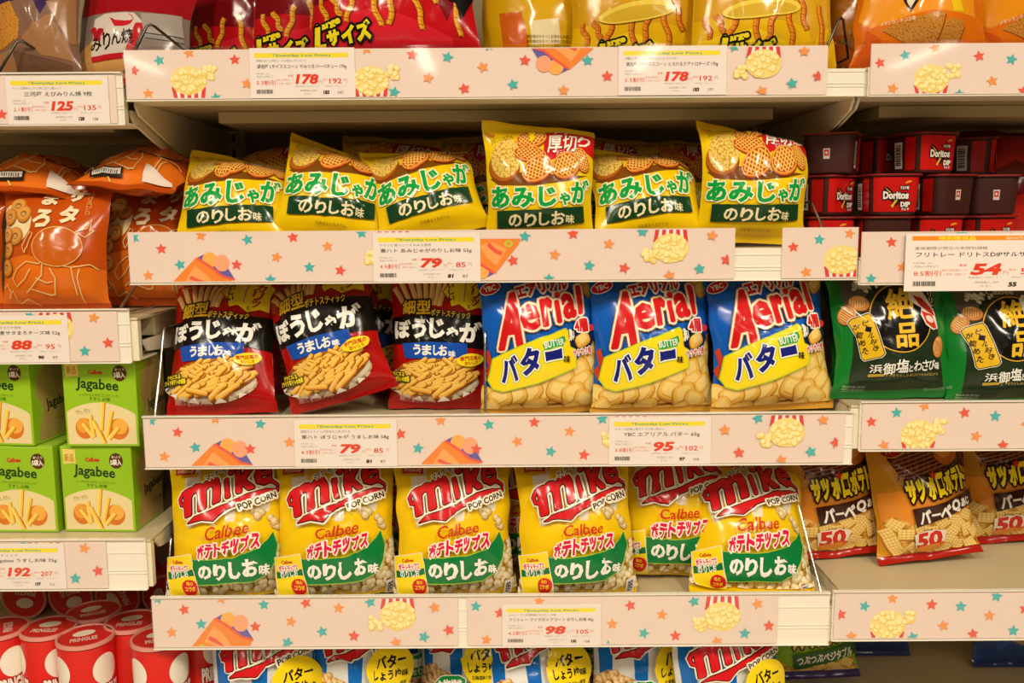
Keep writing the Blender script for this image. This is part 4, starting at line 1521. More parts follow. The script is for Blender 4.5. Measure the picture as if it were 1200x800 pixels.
def make_strip(key, x0, x1, marks, label):
    zt, zb = RAIL[key]
    yt = {'A': 53.5, 'B': 266, 'C': 483.5, 'D': 694.5, 'LA': 85.5 - 3.7, 'LB': 361.5 - 3.7, 'LC': 630 - 3.7, 'RA': 48.5 + 3.6, 'RB': 268 + 3.6, 'RC': 468.5 + 3.6, 'RD': 689.5 + 3.6}[key]
    yb = {'A': 116.5, 'B': 330.5, 'C': 545.5, 'D': 756, 'LA': 148 - 3.7, 'LB': 425.5 - 3.7, 'LC': 690 - 3.7, 'RA': 113.5 + 3.6, 'RB': 333 + 3.6, 'RC': 527 + 3.6, 'RD': 748 + 3.6}[key]
    ym = (yt + yb) / 2
    a, b = xat(x0, ym), xat(x1, ym)
    A = Art((x0, yt + 2, x1, yb - 2), b - a, zt - zb, 10)
    A.nx, A.ny = 2, 1
    for m in marks:
        k, x, y = m
        y = y + (x - 600) * math.tan(ROLL)
        if k in 'tro':
            A.part = 'star_print'
            A.star({'t': TEAL, 'r': CORAL, 'o': ORNG}[k], x, y, 7.2, rot=(x * 7) % 40 - 20)
        elif k in 'pP':
            popcorn_tub(A, x, y, k == 'P', key)
        else:
            fries_cup(A, x, y, k == 'F')
    root_m = MB()
    h = zt - zb
    root_m.box(-(b - a) / 2, (b - a) / 2, -.0046, -.0042, .0026, h - .003)
    root = root_m.build('shelf_strip', STRIPC)
    root.location = ((a + b) / 2, 0, zb)
    tag(root, label, 'shelf strip', 'star and popcorn printed strips')
    # keep the print inside the strip's own edges
    P, N = flat_patch(-(b - a) / 2, (b - a) / 2, .0028, h - .0032, -.00465, A.nx, A.ny)
    if A.P:
        A.emit(P, N, root, base=.00003, unit=.00025)
    return root


def M(s):
    out = []
    for w in s.split():
        out.append((w[0], *[float(v) for v in w[1:].split(',')]))
    return out


make_strip('A', 148.5, 968, M('r159,83 t189,71 o224,62 r277,70 o174,111 t253,116 p222,95 o290,99 o431,57 p435,95 r484,64 t525,67 o502,92 o566,79 r544,105 t462,109 t573,53 F655,66 r615,71 t601,100 t688,71 o660,107 '
                          'r711,90 t858,54 P893,75 o940,60 t927,99 r957,90 o892,108'), 'pink star and popcorn strip below the corn stick bags')
make_strip('B', 152.5, 860, M('t160,278 r191,291 o174,323 t212,310 f243,317 r278,310 o238,275 t292,280 o325,301 r345,277 t363,313 o385,288 r399,317 t317,328 t425,272 P462,292 F568,305 r601,305 t615,276 r671,273 o650,298 '
                          't690,311 o713,285 r731,314 t643,327 P785,290 t752,270 o833,275 r850,304 t819,315 o784,323'), 'pink star and popcorn strip below the yellow lattice chip bags')
make_strip('B', 915, 1003.5, M('r928,289 t958,280 o993,273 p985,304 o944,319'), 'short pink strip beside the bare gap in the rail')
make_strip('C', 170.5, 988, M('t180,491 o255,489 r210,505 t307,495 f264,534 r294,525 o340,517 t230,523 o193,534 r470,507 o517,491 t573,496 r626,493 o667,504 t645,528 o606,516 r684,532 f533,530 r558,525 t490,524 t705,489 '
                          'P738,505 t886,488 P920,505 o962,490 r978,517 t949,528 o848,502 o915,538 r865,529'), 'pink star and popcorn strip below the potato stick and puff bags')
make_strip('D', 180.5, 537, M('t188,699 r218,712 o262,699 t311,706 r360,704 o202,739 t237,729 f265,737 r300,732 o342,726 o398,710 t378,738 t435,703 P467,719 o510,709 r526,736 t497,744 o464,751 r415,743 t337,751'),
           'pink star strip below the first popcorn bags, holding no price card')
make_strip('D', 548, 910, M('t558,708 o570,748 r586,716 o632,702 r738,707 o775,718 o717,729 t754,740 r791,743 t712,755 P845,720 t812,702 o886,705 r900,731 t872,740 o840,750'),
           'pink star strip holding the 98 yen price card')
make_strip('RA', 1018, 1460, M('r1029,74 t1058,65 o1092,56 p1090,93 r1144,66 t1182,70 o1161,96 o1045,105 r1198,108 t1123,112 t1230,80'), 'pink star and popcorn strip below the orange tortilla chip bags')
make_strip('RB', 1007, 1460, M('r1042,283 o1056,313 t1020,327 t1123,273 o1180,275'), 'pink star strip behind the orange-topped price card')
make_strip('RC', 1008, 1460, M('r1019,493 t1048,482 o1080,474 p1075,508 r1127,482 t1163,486 o1035,521 o1142,510 o1200,495 r1174,521'), 'pink star and popcorn strip below the dark green crisp bags')
make_strip('RD', 976, 1460, M('r984,718 t1011,708 o1043,699 p1039,730 r1089,706 t1123,708 o1157,719 o1104,731 r1139,741 t1186,737 o997,744 t1164,696 r1198,711 t1069,745'), 'pink star and popcorn strip below the barbecue snack bags')
make_strip('LA', -260, 138, M('r3,135 t24,89 P60,104'), 'pink star strip below the shrimp cracker bag')
make_strip('LB', -260, 140, M('t39,369 P68,384 o113,371 r128,401 t100,411'), 'pink star strip below the orange ring snack bags')
make_strip('LC', -260, 127, M('t31,632 P55,650 o102,640 r116,667 t89,676'), 'pink star strip below the green snack boxes')

# ---------------------------------------------------------------- price cards
CARD = film('ece0d6', .5, 'card')


def make_card(key, rect, d, label):
    x0, y0, x1, y1 = rect
    a, b = pix(x0, (y0 + y1) / 2), pix(x1, (y0 + y1) / 2)
    xm = (x0 + x1) / 2
    zt, zb = pix(xm, y0).z, pix(xm, y1).z
    zb = max(zb, RAIL[key][1] + .002) if key != 'RB' else zb
    w, h = b.x - a.x, zt - zb
    yy = -.0058 if key != 'RB' else -.0092
    root = empty('price_card', ((a.x + b.x) / 2, yy, zb))
    tag(root, label, 'price card', 'shelf price cards')
    m_ = MB()
    m_.box(-w / 2, w / 2, 0, .0005, 0, h)
    sheet = m_.build('card_sheet', CARD, root)
    A = Art((25, 60, 1100, 570), w, h, 10)
    A.nx, A.ny = 1, 1
    G, BK, RD = '6f665c', '2a2420', 'e2452c'
    A.part = 'header_band'
    if key == 'RB':
        A.poly('f0912a', [(70, 82), (1100, 82), (1100, 122), (70, 122)])
        A.text('特別提供品', (258, 86, 520, 120), 'f3e032', bold=.04)
        A.text('Special Price', (735, 90, 900, 118), 'f6e0c0', bold=.02)
    else:
        A.poly('f2de3c', [(75, 112), (1035, 112), (1035, 160), (75, 160)])
        A.text('「Everyday Low Price」', (270, 118, 850, 156), '2f9c94', bold=.02)
    A.part = 'fine_print'
    A.text(d[0], (90, 176, 610, 204), G)
    A.text('販売期間お知らせ', (85, 312, 248, 330), '8d8378')
    A.text('月日から月日まで', (90, 342, 266, 362), '8d8378')
    A.text('当店通常価格より', (290, 374, 468, 396), 'e88878')
    A.text('お買得な商品です', (300, 410, 466, 432), 'e88878')
    A.text('本体価格は税抜きです', (480, 442, 726, 460), 'a89e92')
    A.text('表示価格は税込みです', (790, 442, 1000, 460), 'a89e92')
    A.text('店内商品のご案内', (530, 484, 700, 504), '968c80')
    A.text('お問い合わせ', (560, 516, 660, 536), '968c80')
    A.text('本体', (412, 330, 466, 354), RD)
    A.text('円', (730, 392, 766, 428), 'e9a090')
    A.text('税込', (768, 372, 824, 394), 'e9705c')
    A.text('円', (982, 376, 1016, 414), 'e9a090')
    A.part = 'product_lettering'
    A.text(d[1], (100, 226, 1015, 276) if d[5] is None else d[5], BK, bold=.004)
    A.part = 'price_figures'
    A.text(d[2], (90, 388, 284, 436), RD)
    wd = 112 * len(d[3]) if len(d[3]) == 2 else 240
    A.text(d[3], (606 - wd / 2, 326, 606 + wd / 2, 430), RD, bold=.045, shear=.16)
    t = d[4].split('/')
    A.text(t[0], (855 if len(t[0]) < 3 else 835, 372, 952 if len(t[0]) < 3 else 962, 424), RD, bold=.012)
    A.text(t[1], (770, 494, 832, 534), BK, bold=.05, shear=.12)
    A.text(t[2], (920, 502, 975, 532), G)
    A.part = 'barcode'
    r = random.Random(len(d[1]) * 7)
    x = 88
    while x < 250:
        ww = r.choice([3, 4, 6, 8])
        A.poly('5a5148', [(x, 482), (x + ww, 482), (x + ww, 524), (x, 524)])
        x += ww + r.choice([3, 4, 6])
    P, N = flat_patch(-w / 2, w / 2, 0, h, -.00001, A.nx, A.ny)
    A.emit(P, N, root, base=.00003, unit=.00025)
    return root


CARDS = [
    ('A', (294.5, 57, 417, 115.5), ('辛味の効いた特製ソースの味わいがやみつき', '湖池屋 Lサイズスコーン やみつきバーベキュー 170g', '5.3割引', '178', '192/183/197', None), 'white price card showing 178 below the large red corn stick bags'),
    ('A', (724, 54.5, 850, 112), ('4種のチーズに気持ちがとろける！', '湖池屋 Lサイズスコーン とろけるクアトロチーズ 170g', '5.3割引', '178', '192/183/197', None), 'white price card showing 178 below the large yellow corn stick bags'),
    ('B', (438, 272, 563, 330), ('ザクッと食べごたえのある食感', '東ハト あみじゃがのりしお味 55g', '4.9割引', '79', '85/81/87', None), 'white price card showing 79 below the yellow lattice chip bags'),
    ('C', (346.5, 490, 466, 546), ('細型のスティック形状から生まれる', '東ハト ぼうじゃが うましお味 58g', '4.9割引', '79', '85/81/87', None), 'white price card showing 79 below the red potato stick bags'),
    ('C', (713, 487, 832, 543.5), ('バターの芳醇な香りとコク深い味わい', 'YBC エアリアル バター 65g', '3.8割引', '95', '102/97/104', (180, 222, 980, 276)), 'white price card showing 95 below the blue puff bags'),
    ('D', (588.5, 705.5, 704, 757), ('カルビーコラボ風味豊かなのりしお味', 'フリトレー マイクポップコーン のりしお味 45g', '4.2割引', '98', '105/100/108', None), 'white price card showing 98 below the yellow popcorn bags'),
    ('LA', (11, 89.5, 130, 147), ('サクッと風味ゆたかに焼き上げた香ばしい', '三河屋 えびみりん焼 9枚', '2.1割引', '125', '135/128/138', (210, 226, 930, 276)), 'white price card showing 125 below the shrimp cracker bag'),
    ('LB', (-37, 369, 83, 425), ('ふんわりくちどけまろやか食感', 'くちどけ小麦サタまろチーズ味 52g', '4.1割引', '88', '95/90/97', None), 'white price card showing 88 below the orange ring snack bags'),
    ('LC', (-40, 635, 79, 688), ('じゃがいものスティック', 'カルビー Jagabee うすしお味 75g', '3.2割引', '192', '207/197/213', None), 'white price card showing 192 below the green snack boxes'),
    ('RB', (1057, 273, 1232, 340), ('賞味期限が間近の為特別価格', 'フリトレー ドリトスDIPサルサ 100g', '8.5割引', '54', '58/55/59', None), 'orange-topped price card showing 54 below the red dip tubs')]
for c_ in CARDS:
    make_card(*c_)


# ---------------------------------------------------------------- wire dividers
def make_wire(key, x, label, h=.07, y0=.012, dark=False, lean=.03, dx=0.0, depth=.36):
    z = SHELF[key] + .003
    root = empty('wire_divider', (x, y0, z))
    tag(root, label, 'wire divider', 'wire shelf dividers')
    m_ = MB()
    pts = smooth_path([(0, 0, 0), (0, .003, h * .1), (dx * .5, lean * .6, h * .55), (dx, lean, h * .94), (dx, lean + .012, h), (dx, lean + .06, h * .98), (dx, depth * .7, h * .92), (dx, depth, h * .9)], 5)
    if dark:
        pts = [(-.030, 0, 0), (-.004, .012, h * .96), (0, .014, h), (.004, .017, h * .97), (.036, .085, h * .42), (.040, depth, h * .40)]
        dx = .040
    m_.tube(pts, .0017)
    m_.build('upright_loop', DARKWIRE if dark else CHROME, root, smooth=True)
    m_ = MB()
    m_.tube([(0, 0, 0), (0, depth, 0)], .0015)
    m_.tube([(dx, depth, h * (.4 if dark else .9)), (0, depth, 0)], .0015)
    m_.build('foot_wire', DARKWIRE if dark else CHROME, root, smooth=True)
    return root


make_wire('C', xat(184, 480, .02), 'chrome wire divider between green boxes and first red potato stick bag', .115, lean=.045)
make_wire('C', xat(569, 480, .02), 'chrome wire divider between the potato stick bags and blue puff bags', .11, lean=.02)
make_wire('D', xat(960, 690, .02), 'chrome wire divider between the yellow popcorn and the barbecue bags', .115, lean=.07, dx=-.012)
make_wire('D', xat(196, 690, .02), 'chrome wire divider beside the first yellow popcorn bag', .08, lean=.03)
make_wire('RB', xat(977, 266, .02), 'thin wire divider in front of the stacked dip tubs', .07, lean=.05, dx=-.014)
make_wire('LB', XL - .030, 'chrome wire divider at the end of the orange ring snack shelf', .058, lean=.05, dx=.02)
make_wire('A', xat(986, 60, .02), 'dark wire divider between yellow corn bags and orange tortilla chips', .062, dark=True)
make_wire('LA', xat(24, 90, .02), 'dark wire divider between the purple cracker bag and shrimp crackers', .052, lean=.05, dx=-.05, dark=True)
make_wire('A', xat(176, 60, .02), 'dark wire divider between the shrimp crackers and red corn bags', .06, lean=.05, dx=-.03, dark=True)
# ---------------------------------------------------------------- green snack boxes
def box_front_art(W, H):
    A = Art((400, 145, 828, 650), W, H, 10)
    A.nx, A.ny = 1, 1
    A.part = 'food_print'
    pts = [(400, 470)] + [(400 + 428 * t, 470 - 84 * math.sin(PI * (t * .86 + .1)) ** .9 + 10) for t in np.linspace(0, 1, 16)] + [(828, 460), (828, 650), (400, 650)]
    A.poly('e6d49a', pts)
    A.ell('d8782a', 510, 548, 56, 62, -10)
    A.ell('eaa03c', 502, 530, 40, 44, -10)
    A.ell('d8782a', 712, 552, 62, 62, 10)
    A.ell('efb048', 722, 536, 44, 46, 10)
    for (x0, y0, x1, y1) in ((500, 520, 560, 605), (545, 470, 560, 600), (590, 545, 625, 640), (628, 395, 606, 560), (676, 445, 636, 600), (560, 505, 622, 636), (712, 540, 650, 610)):
        A.line('b8741c', [(x0 + 3, y0 + 2), (x1 + 3, y1)], 28, 28, dz=.02)
        A.line('f2c444', [(x0, y0), (x1, y1)], 23, 23, dz=.02)
        A.line('f9dc7c', [(x0 - 5, y0), (x1 - 5, y1)], 8, 8, dz=.02)
    A.poly('e8cf6a', [(412, 155), (490, 160), (492, 246), (470, 240), (416, 248)])
    A.part = 'brand_lettering'
    A.text('新品', (424, 186, 480, 232), 'b8862c', bold=.02)
    A.text('Calbee', (550, 206, 636, 232), 'c8301c', bold=.04)
    A.text('Jagabee', (474, 258, 728, 338), '23401a', bold=.02, rot=-5)
    A.text('じゃがいもをまるごとスティック', (490, 344, 722, 362), '4c6a1c', rot=-3)
    A.text('うすしお味', (548, 366, 674, 386), '4c6a1c', bold=.02, rot=-3)
    A.text('サクッ、ホクッ。', (462, 432, 552, 462), '8a6a2c', rot=10)
    A.ell('5a3216', 738, 226, 42, 46)
    A.text('食べきり', (712, 196, 766, 212), 'f1ead8', bold=.03)
    A.text('5袋入', (704, 218, 770, 252), 'f1ead8', bold=.04)
    return A


def box_side_art(W, H):
    A = Art((228, 150, 416, 650), W, H, 10)
    A.nx, A.ny = 1, 1
    A.part = 'potato_print'
    # plain potato shape, without a face
    A.poly('b79a58', [(262, 250), (300, 190), (360, 168), (416, 166), (416, 640), (250, 640), (262, 540), (278, 460), (250, 360)])
    for k in range(9):
        A.ell('9a7c3c', 290 + (k * 53) % 120, 240 + (k * 97) % 330, 4, 3, n=8)
    A.part = 'brand_lettering'
    A.text('Jagabee', (292, 400, 412, 476), '23301a', bold=.02, rot=6)
    A.text('うすしお味', (340, 530, 404, 546), '4c3a1c')
    return A


BW, BH, BD = .0965, .1165, .088
_bf, _bs = box_front_art(BW, BH), box_side_art(BD, BH)
GREEN = film('93bf1c', .35, 'carton')


def make_box(x, y, z, yaw, label):
    root = empty('snack_box', (x, y, z))
    root.rotation_euler = (0, 0, math.radians(yaw))
    tag(root, label, 'snack box', 'green snack boxes')
    m_ = MB()
    m_.box(-BW / 2, BW / 2, 0, BD, 0, BH)
    c_ = m_.build('carton', GREEN, root, .0012)
    m_ = MB()
    m_.box(-BW / 2 + .002, BW / 2 - .002, .004, BD - .002, BH, BH + .0006)
    m_.build('top_flap', film('a4c93a', .4, 'carton'), root)
    P, N = flat_patch(-BW / 2 + .001, BW / 2 - .001, .001, BH - .001, -.00001, 1, 1)
    _bf.emit(P, N, c_, base=.00005, unit=.0003)
    ys, zs = np.array([.001, BD - .001]), np.array([.001, BH - .001])
    P = np.zeros((2, 2, 3))
    P[..., 0], P[..., 1], P[..., 2] = BW / 2 + .00001, ys[None], zs[:, None]
    N = np.zeros_like(P)
    N[..., 0] = 1
    _bs.emit(P, N, c_, base=.00005, unit=.0003)
    return root


zL = SHELF['LC'] + .0005
BOXES = [  # pixel of the front's left and right bottom corners' middle, depth, tier, yaw, label
    (119, 0.030, 0, -3, 'lower green snack box beside the popcorn shelf, under another box'),
    (28, 0.030, 0, -2, 'lower green snack box next to the box beside the popcorn shelf'),
    (123, 0.024, 1, -2, 'upper green snack box nearest the red potato stick bags'),
    (3, 0.034, 1, -7, 'upper green snack box with its side panel in view beside its neighbour'),
]
for px_, yy, tier, yaw, lab in BOXES:
    make_box(pix(px_, 640 if tier == 0 else 550, yy).x, yy, zL + tier * (BH + .0012), yaw, lab)
for px_, yy, tier, lab in ((132, .135, 0, 'green snack box hidden low behind the box beside the popcorn'), (50, .14, 0, 'green snack box low behind the second lower box'),
                           (134, .130, 1, 'green snack box standing behind the upper box nearest the potato sticks'), (48, .15, 1, 'green snack box behind the upper box with side panel'),
                           (140, .232, 1, 'green snack box deepest in the column by the potato sticks')):
    make_box(pix(px_, 640 if tier == 0 else 550, yy).x, yy, zL + tier * (BH + .0012), 1, lab)
make_box(pix(140, 640, .232).x, .232, zL, 1, 'green snack box under the deepest box in the column')

# ---------------------------------------------------------------- red crisp cans
CR, CH_ = .0372, .102
CAN_RED = film('d8231c', .3)


def can_art():
    A = Art((-105, 0, 105, 102), CR * math.radians(210), .092, .005)
    A.part = 'brand_lettering'
    for cx in (-52, 52):
        # plain cream oval, the face left out
        A.ell('f0e6d4', cx, 36, 29, 25, 0, n=30)
        A.text('PRINGLES', (cx - 34, 62, cx + 34, 88), 'f4ece0', bold=.05, outline=[(2.2, 'a81410')])
    return A


def lid_art():
    A = Art((-50, -50, 50, 50), .066, .066, 10)
    A.nx, A.ny = 1, 1
    A.part = 'lid_print'
    A.ell('ecdcc6', -6, -14, 22, 14, -20)
    A.text('PRINGLES', (-26, 6, 26, 24), 'eac8b8', bold=.03, rot=12)
    return A


_ca, _la = can_art(), lid_art()


def lathe(mb_, prof, n=40, mi=0, cap0=True, cap1=True):
    vs = [(r * math.cos(2 * PI * k / n), r * math.sin(2 * PI * k / n), z) for r, z in prof for k in range(n)]
    fs = [(i * n + k, i * n + (k + 1) % n, (i + 1) * n + (k + 1) % n, (i + 1) * n + k) for i in range(len(prof) - 1) for k in range(n)]
    if cap0:
        fs.append(tuple(range(n))[::-1])
    if cap1:
        fs.append(tuple(range(len(vs) - n, len(vs))))
    mb_.raw(vs, fs, mi)


def autosmooth(o):
    me = o.data
    me.polygons.foreach_set('use_smooth', [len(p.vertices) == 4 for p in me.polygons])
    me.set_sharp_from_angle(angle=math.radians(35))


def make_can(x, y, z, yaw, label, lying=False):
    root = empty('crisp_can', (x, y, z))
    R_ = Matrix.Rotation(math.radians(yaw), 4, 'Z')
    if lying:
        R_ = Matrix.Rotation(math.radians(90 + 4), 4, 'X') @ R_
    root.matrix_world = Matrix.Translation((x, y, z)) @ R_
    tag(root, label, 'can of crisps', 'red crisp cans')
    m_ = MB()
    lathe(m_, [(CR - .0012, 0), (CR, .0012), (CR, .004), (CR - .0006, .005), (CR - .0006, CH_ - .008), (CR - .0006, CH_ - .007)])
    body = m_.build('can_body', CAN_RED, root)
    autosmooth(body)
    m_ = MB()
    lathe(m_, [(CR - .0003, CH_ - .0055), (CR + .0008, CH_ - .0052), (CR + .0010, CH_ - .0016), (CR + .0004, CH_), (CR - .0022, CH_ + .0002), (CR - .0030, CH_ - .0012)], cap0=False, cap1=False)
    rim = m_.build('lid_rim', film('dc9080', .28, 'plastic'), root)
    autosmooth(rim)
    m_ = MB()
    lathe(m_, [(CR - .0030, CH_ - .0030), (CR - .0030, CH_ - .0014)])
    lid = m_.build('lid', film('cf2a24', .25), root)
    th = np.radians(np.linspace(-105, 105, _ca.nx + 1))
    zs = np.linspace(.006, CH_ - .009, _ca.ny + 1)
    P = np.zeros((_ca.ny + 1, _ca.nx + 1, 3))
    r_ = CR - .0006
    P[..., 0], P[..., 1], P[..., 2] = r_ * np.sin(th)[None], -r_ * np.cos(th)[None], zs[:, None]
    N = np.zeros_like(P)
    N[..., 0], N[..., 1] = np.sin(th)[None], -np.cos(th)[None]
    _ca.emit(P, N, body, base=.00008, unit=.0006)
    P = np.zeros((2, 2, 3))
    q = .033
    P[0, 0], P[0, 1], P[1, 0], P[1, 1] = (-q, -q, CH_ - .0014), (q, -q, CH_ - .0014), (-q, q, CH_ - .0014), (q, q, CH_ - .0014)
    N = np.zeros_like(P)
    N[..., 2] = 1
    _la.emit(P, N, lid, base=.00008, unit=.0006)
    return root


zc_ = SHELF['LE'] + .0005
CANS = [(100, 742, .048, 12, 'red crisp can standing out in front of the others in its row'),
        (57, 733, .076, -8, 'red crisp can just behind the foremost can, beside the plain-sided one'),
        (0, 733, .075, 105, 'red crisp can turned to its printed back, at the frame edge'),
        (155, 729, .095, 0, 'red crisp can half hidden behind the can next to the strip'),
        (187, 745, .043, 14, 'red crisp can partly covered by the end of the pink strip'),
        (110, 717, .130, 20, 'red crisp can showing only its lid between two front cans'),
        (232, 738, .105, 5, 'red crisp can in shadow beside the blue and white popcorn bag')]
for x_, y_, dep_, yw, lb in CANS:
    p_ = pix(x_, y_, dep_)
    make_can(p_.x, dep_, zc_, yw, lb)
for x_, yw, lb in ((28, 160, 'red crisp can lying on its side, star-printed lid facing out'), (83, 185, 'red crisp can lying with its lid out, second along the shelf back'),
                   (138, 100, 'red crisp can lying with its lid out, third along the shelf back'), (193, 60, 'red crisp can lying with its lid out beside the strip end')):
    make_can(pix(x_, 690, .33).x, .428, zc_ + .0455, yw, lb, lying=True)

# ---------------------------------------------------------------- dip tubs
def tub_front(back=False):
    A = Art((0, 0, 100, 80), .062, .05, 10)
    A.nx, A.ny = 1, 1
    A.part = 'brand_lettering'
    A.poly('1a1210', [(8, 20), (22, 24), (40, 36), (80, 34), (62, 52), (48, 66), (40, 62), (30, 50), (6, 46)])
    A.poly('e8b52c', [(8, 22), (30, 34), (26, 36)])
    A.poly('e8b52c', [(30, 66), (50, 46), (56, 48), (36, 70)])
    A.text('Doritos', (4, 32, 86, 50), 'f2ece0', bold=.05, outline=[(2, '1a1210')])
    A.text('DIP', (62, 56, 92, 68), 'f2ece0', bold=.06, outline=[(2.5, '1a1210')])
    A.text('サルサ', (64, 70, 90, 76), 'f2ece0', bold=.03)
    A.ell('e8a42c', 82, 12, 10, 4, -8)
    A.poly('c41a16', [(74, 14), (94, 10), (92, 18), (76, 18)])
    A.text('サルサ味', (58, 20, 84, 28), 'f2ece0', bold=.04, outline=[(1.5, '1a1210')])
    return A


def tub_side():
    A = Art((0, 0, 100, 80), .062, .05, 10)
    A.nx, A.ny = 1, 1
    A.part = 'barcode_label'
    A.poly('d9d2c6', [(12, 12), (44, 12), (44, 74), (12, 74)])
    y = 18
    r = random.Random(3)
    while y < 66:
        h = r.choice([1.2, 2, 3])
        A.poly('2a2622', [(16, y), (38, y), (38, y + h), (16, y + h)])
        y += h + r.choice([1.2, 2])
    A.poly('c41a16', [(56, 0), (100, 0), (100, 80), (56, 80)])
    return A


def tub_back():
    A = Art((0, 0, 100, 80), .062, .05, 10)
    A.nx, A.ny = 1, 1
    A.part = 'recycling_mark'
    A.poly('d8c8b8', [(40, 28), (60, 28), (60, 52), (40, 52)])
    A.poly('c41a16', [(43, 31), (57, 31), (57, 45), (43, 45)])
    A.ell('d8c8b8', 50, 38, 4, 4, n=10)
    return A


_tf, _ts, _tb = tub_front(), tub_side(), tub_back()
TUBD = film('40201a', .3, 'dark_plastic')
TW, TB, TH = .073, .060, .0545


def rsq(w, r, n=5):
    out = []
    for cx, cy, a0 in ((1, 1, 0), (-1, 1, 90), (-1, -1, 180), (1, -1, 270)):
        for k in range(n + 1):
            a = math.radians(a0 + 90 * k / n)
            out.append((cx * (w / 2 - r) + r * math.cos(a), cy * (w / 2 - r) + r * math.sin(a)))
    return out


def make_tub(x, y, z, yaw, label):
    root = empty('dip_tub', (x, y, z))
    root.rotation_euler = (0, 0, math.radians(yaw))
    tag(root, label, 'dip tub', 'red dip tubs')

    def loft(levels, mat, nm, smooth=True):
        m_ = MB()
        rings = [rsq(w, r) for w, r, _ in levels]
        n = len(rings[0])
        vs = [(px_, py_, lv[2]) for rg, lv in zip(rings, levels) for px_, py_ in rg]
        fs = [(i * n + k, i * n + (k + 1) % n, (i + 1) * n + (k + 1) % n, (i + 1) * n + k) for i in range(len(levels) - 1) for k in range(n)]
        fs += [tuple(range(n))[::-1], tuple(range(len(vs) - n, len(vs)))]
        m_.raw(vs, fs)
        o = m_.build(nm, mat, root)
        autosmooth(o)
        return o
    body = loft([(TB - .004, .012, 0), (TB, .013, .002), (TW - .008, .014, TH - .004), (TW - .008, .014, TH - .003)], TUBD, 'tub_body')
    loft([(TW - .006, .015, TH - .004), (TW, .016, TH - .0036), (TW, .016, TH - .0024)], film('6a1f18', .3, 'dark_plastic'), 'rim')
    lid = loft([(TW, .016, TH - .0023), (TW - .001, .0155, TH - .0012), (TW - .012, .012, TH - .0010)], film('8f1a14', .3), 'foil_lid')
    # red paper label round the front and half of each front corner
    m_ = MB()
    per = []
    for w, r, z in ((TB + .0014, .013, .0045), (TW - .0072, .014, TH - .0052)):
        ring = rsq(w, r)
        # from the middle of the front-left corner to the middle of the front-right corner
        per.append([(p_[0], p_[1], z) for p_ in ring[14:18] + ring[18:22]])
    n = len(per[0])
    m_.raw(per[0] + per[1], [(k, k + 1, n + k + 1, n + k) for k in range(n - 1)])
    m_.build('paper_label', film('c41a16', .2), root, smooth=True)
    for art_, a in ((_tf, 0), (_ts, 90), (_tb, 180), (_ts, 270)):
        t_ = math.radians(a)
        P, N = np.zeros((2, 2, 3)), np.zeros((2, 2, 3))
        for j, (z0, w) in enumerate(((.004, TB + .0012), (TH - .0055, TW - .0086))):
            for i, sx in enumerate((-1, 1)):
                u, v = sx * (w / 2 - .0105), -w / 2
                P[j, i] = (u * math.cos(t_) - v * math.sin(t_), u * math.sin(t_) + v * math.cos(t_), z0)
                N[j, i] = (math.sin(t_), -math.cos(t_), -.13)
        art_.emit(P, N, body, base=.0016 if a == 0 else .0006, unit=.0003)
    return root


zt_ = SHELF['RB'] + .0005
TUBS = [(978, .105, 0, 0, 'red dip tub in the lowest tier beside the yellow chip bags'), (1046, .098, 0, 182, 'dark-backed dip tub in the lowest tier under the full-fronted tub'),
        (1106, .11, 0, 6, 'red dip tub in the lowest tier, third along'), (1168, .12, 0, 20, 'shadowed dip tub in the lowest tier by the red bags'),
        (976, .118, 1, 38, 'middle-tier dip tub turned with its white barcode in view'), (1052, .09, 1, 2, 'middle-tier dip tub with its whole red front facing out'),
        (1116, .115, 1, 200, 'middle-tier dip tub turned to its dark back'), (1172, .14, 1, 176, 'shadowed middle-tier dip tub with a small square mark'),
        (984, .112, 2, 150, 'top-tier dip tub turned away, tall barcode on its corner'), (1034, .19, 2, 34, 'top-tier dip tub set back between two others'),
        (1092, .118, 2, 22, 'top-tier dip tub with its red front half turned'), (1150, .20, 2, 60, 'top-tier dip tub deep in shadow beside the red bags')]
for x_, dep_, tier, yw, lb in TUBS:
    make_tub(pix(x_, 230, dep_ - .036).x, dep_, zt_ + tier * (TH + .0004), yw, lb)

# ---------------------------------------------------------------- bags
K_LAT, K_STK, K_PUF, K_NORI, K_BUT = art_lattice_chips(), art_potato_sticks(), art_puffs(), art_nori_popcorn(), art_butter_popcorn()
K_GRN, K_BBQ, K_VEG, K_RNG, K_RNU = art_green_crisps(), art_barbecue(), art_vegetable(), art_rings(), art_rings(True)
K_RED, K_YEL, K_YBK, K_TOR = art_red_corn(), art_yellow_corn(), art_yellow_corn_back(), art_tortilla()
K_SHR, K_FSH = art_shrimp_cracker(), art_fish_cracker()
K_BLU = art_plain('22366e', ['3a5aa8', '7a3a2c', 'b08a5c', '2a4a8c'], .13, .17, .045)
K_DRD = art_plain('8a1414', ['a81c18', '6a1410', 'b8221a'], .16, .2, .055)
ROWY = {'A': 60, 'B': 262, 'C': 478, 'D': 688, 'E': 790, 'LA': 90, 'LB': 355, 'RA': 60, 'RB': 262, 'RC': 466, 'RD': 660, 'RE': 780}
seed_ = [0]


CEIL = {'B': 'A', 'C': 'B', 'D': 'C', 'E': 'D', 'LB': 'LA', 'RB': 'RA', 'RC': 'RB', 'RD': 'RC', 'RE': 'RD'}


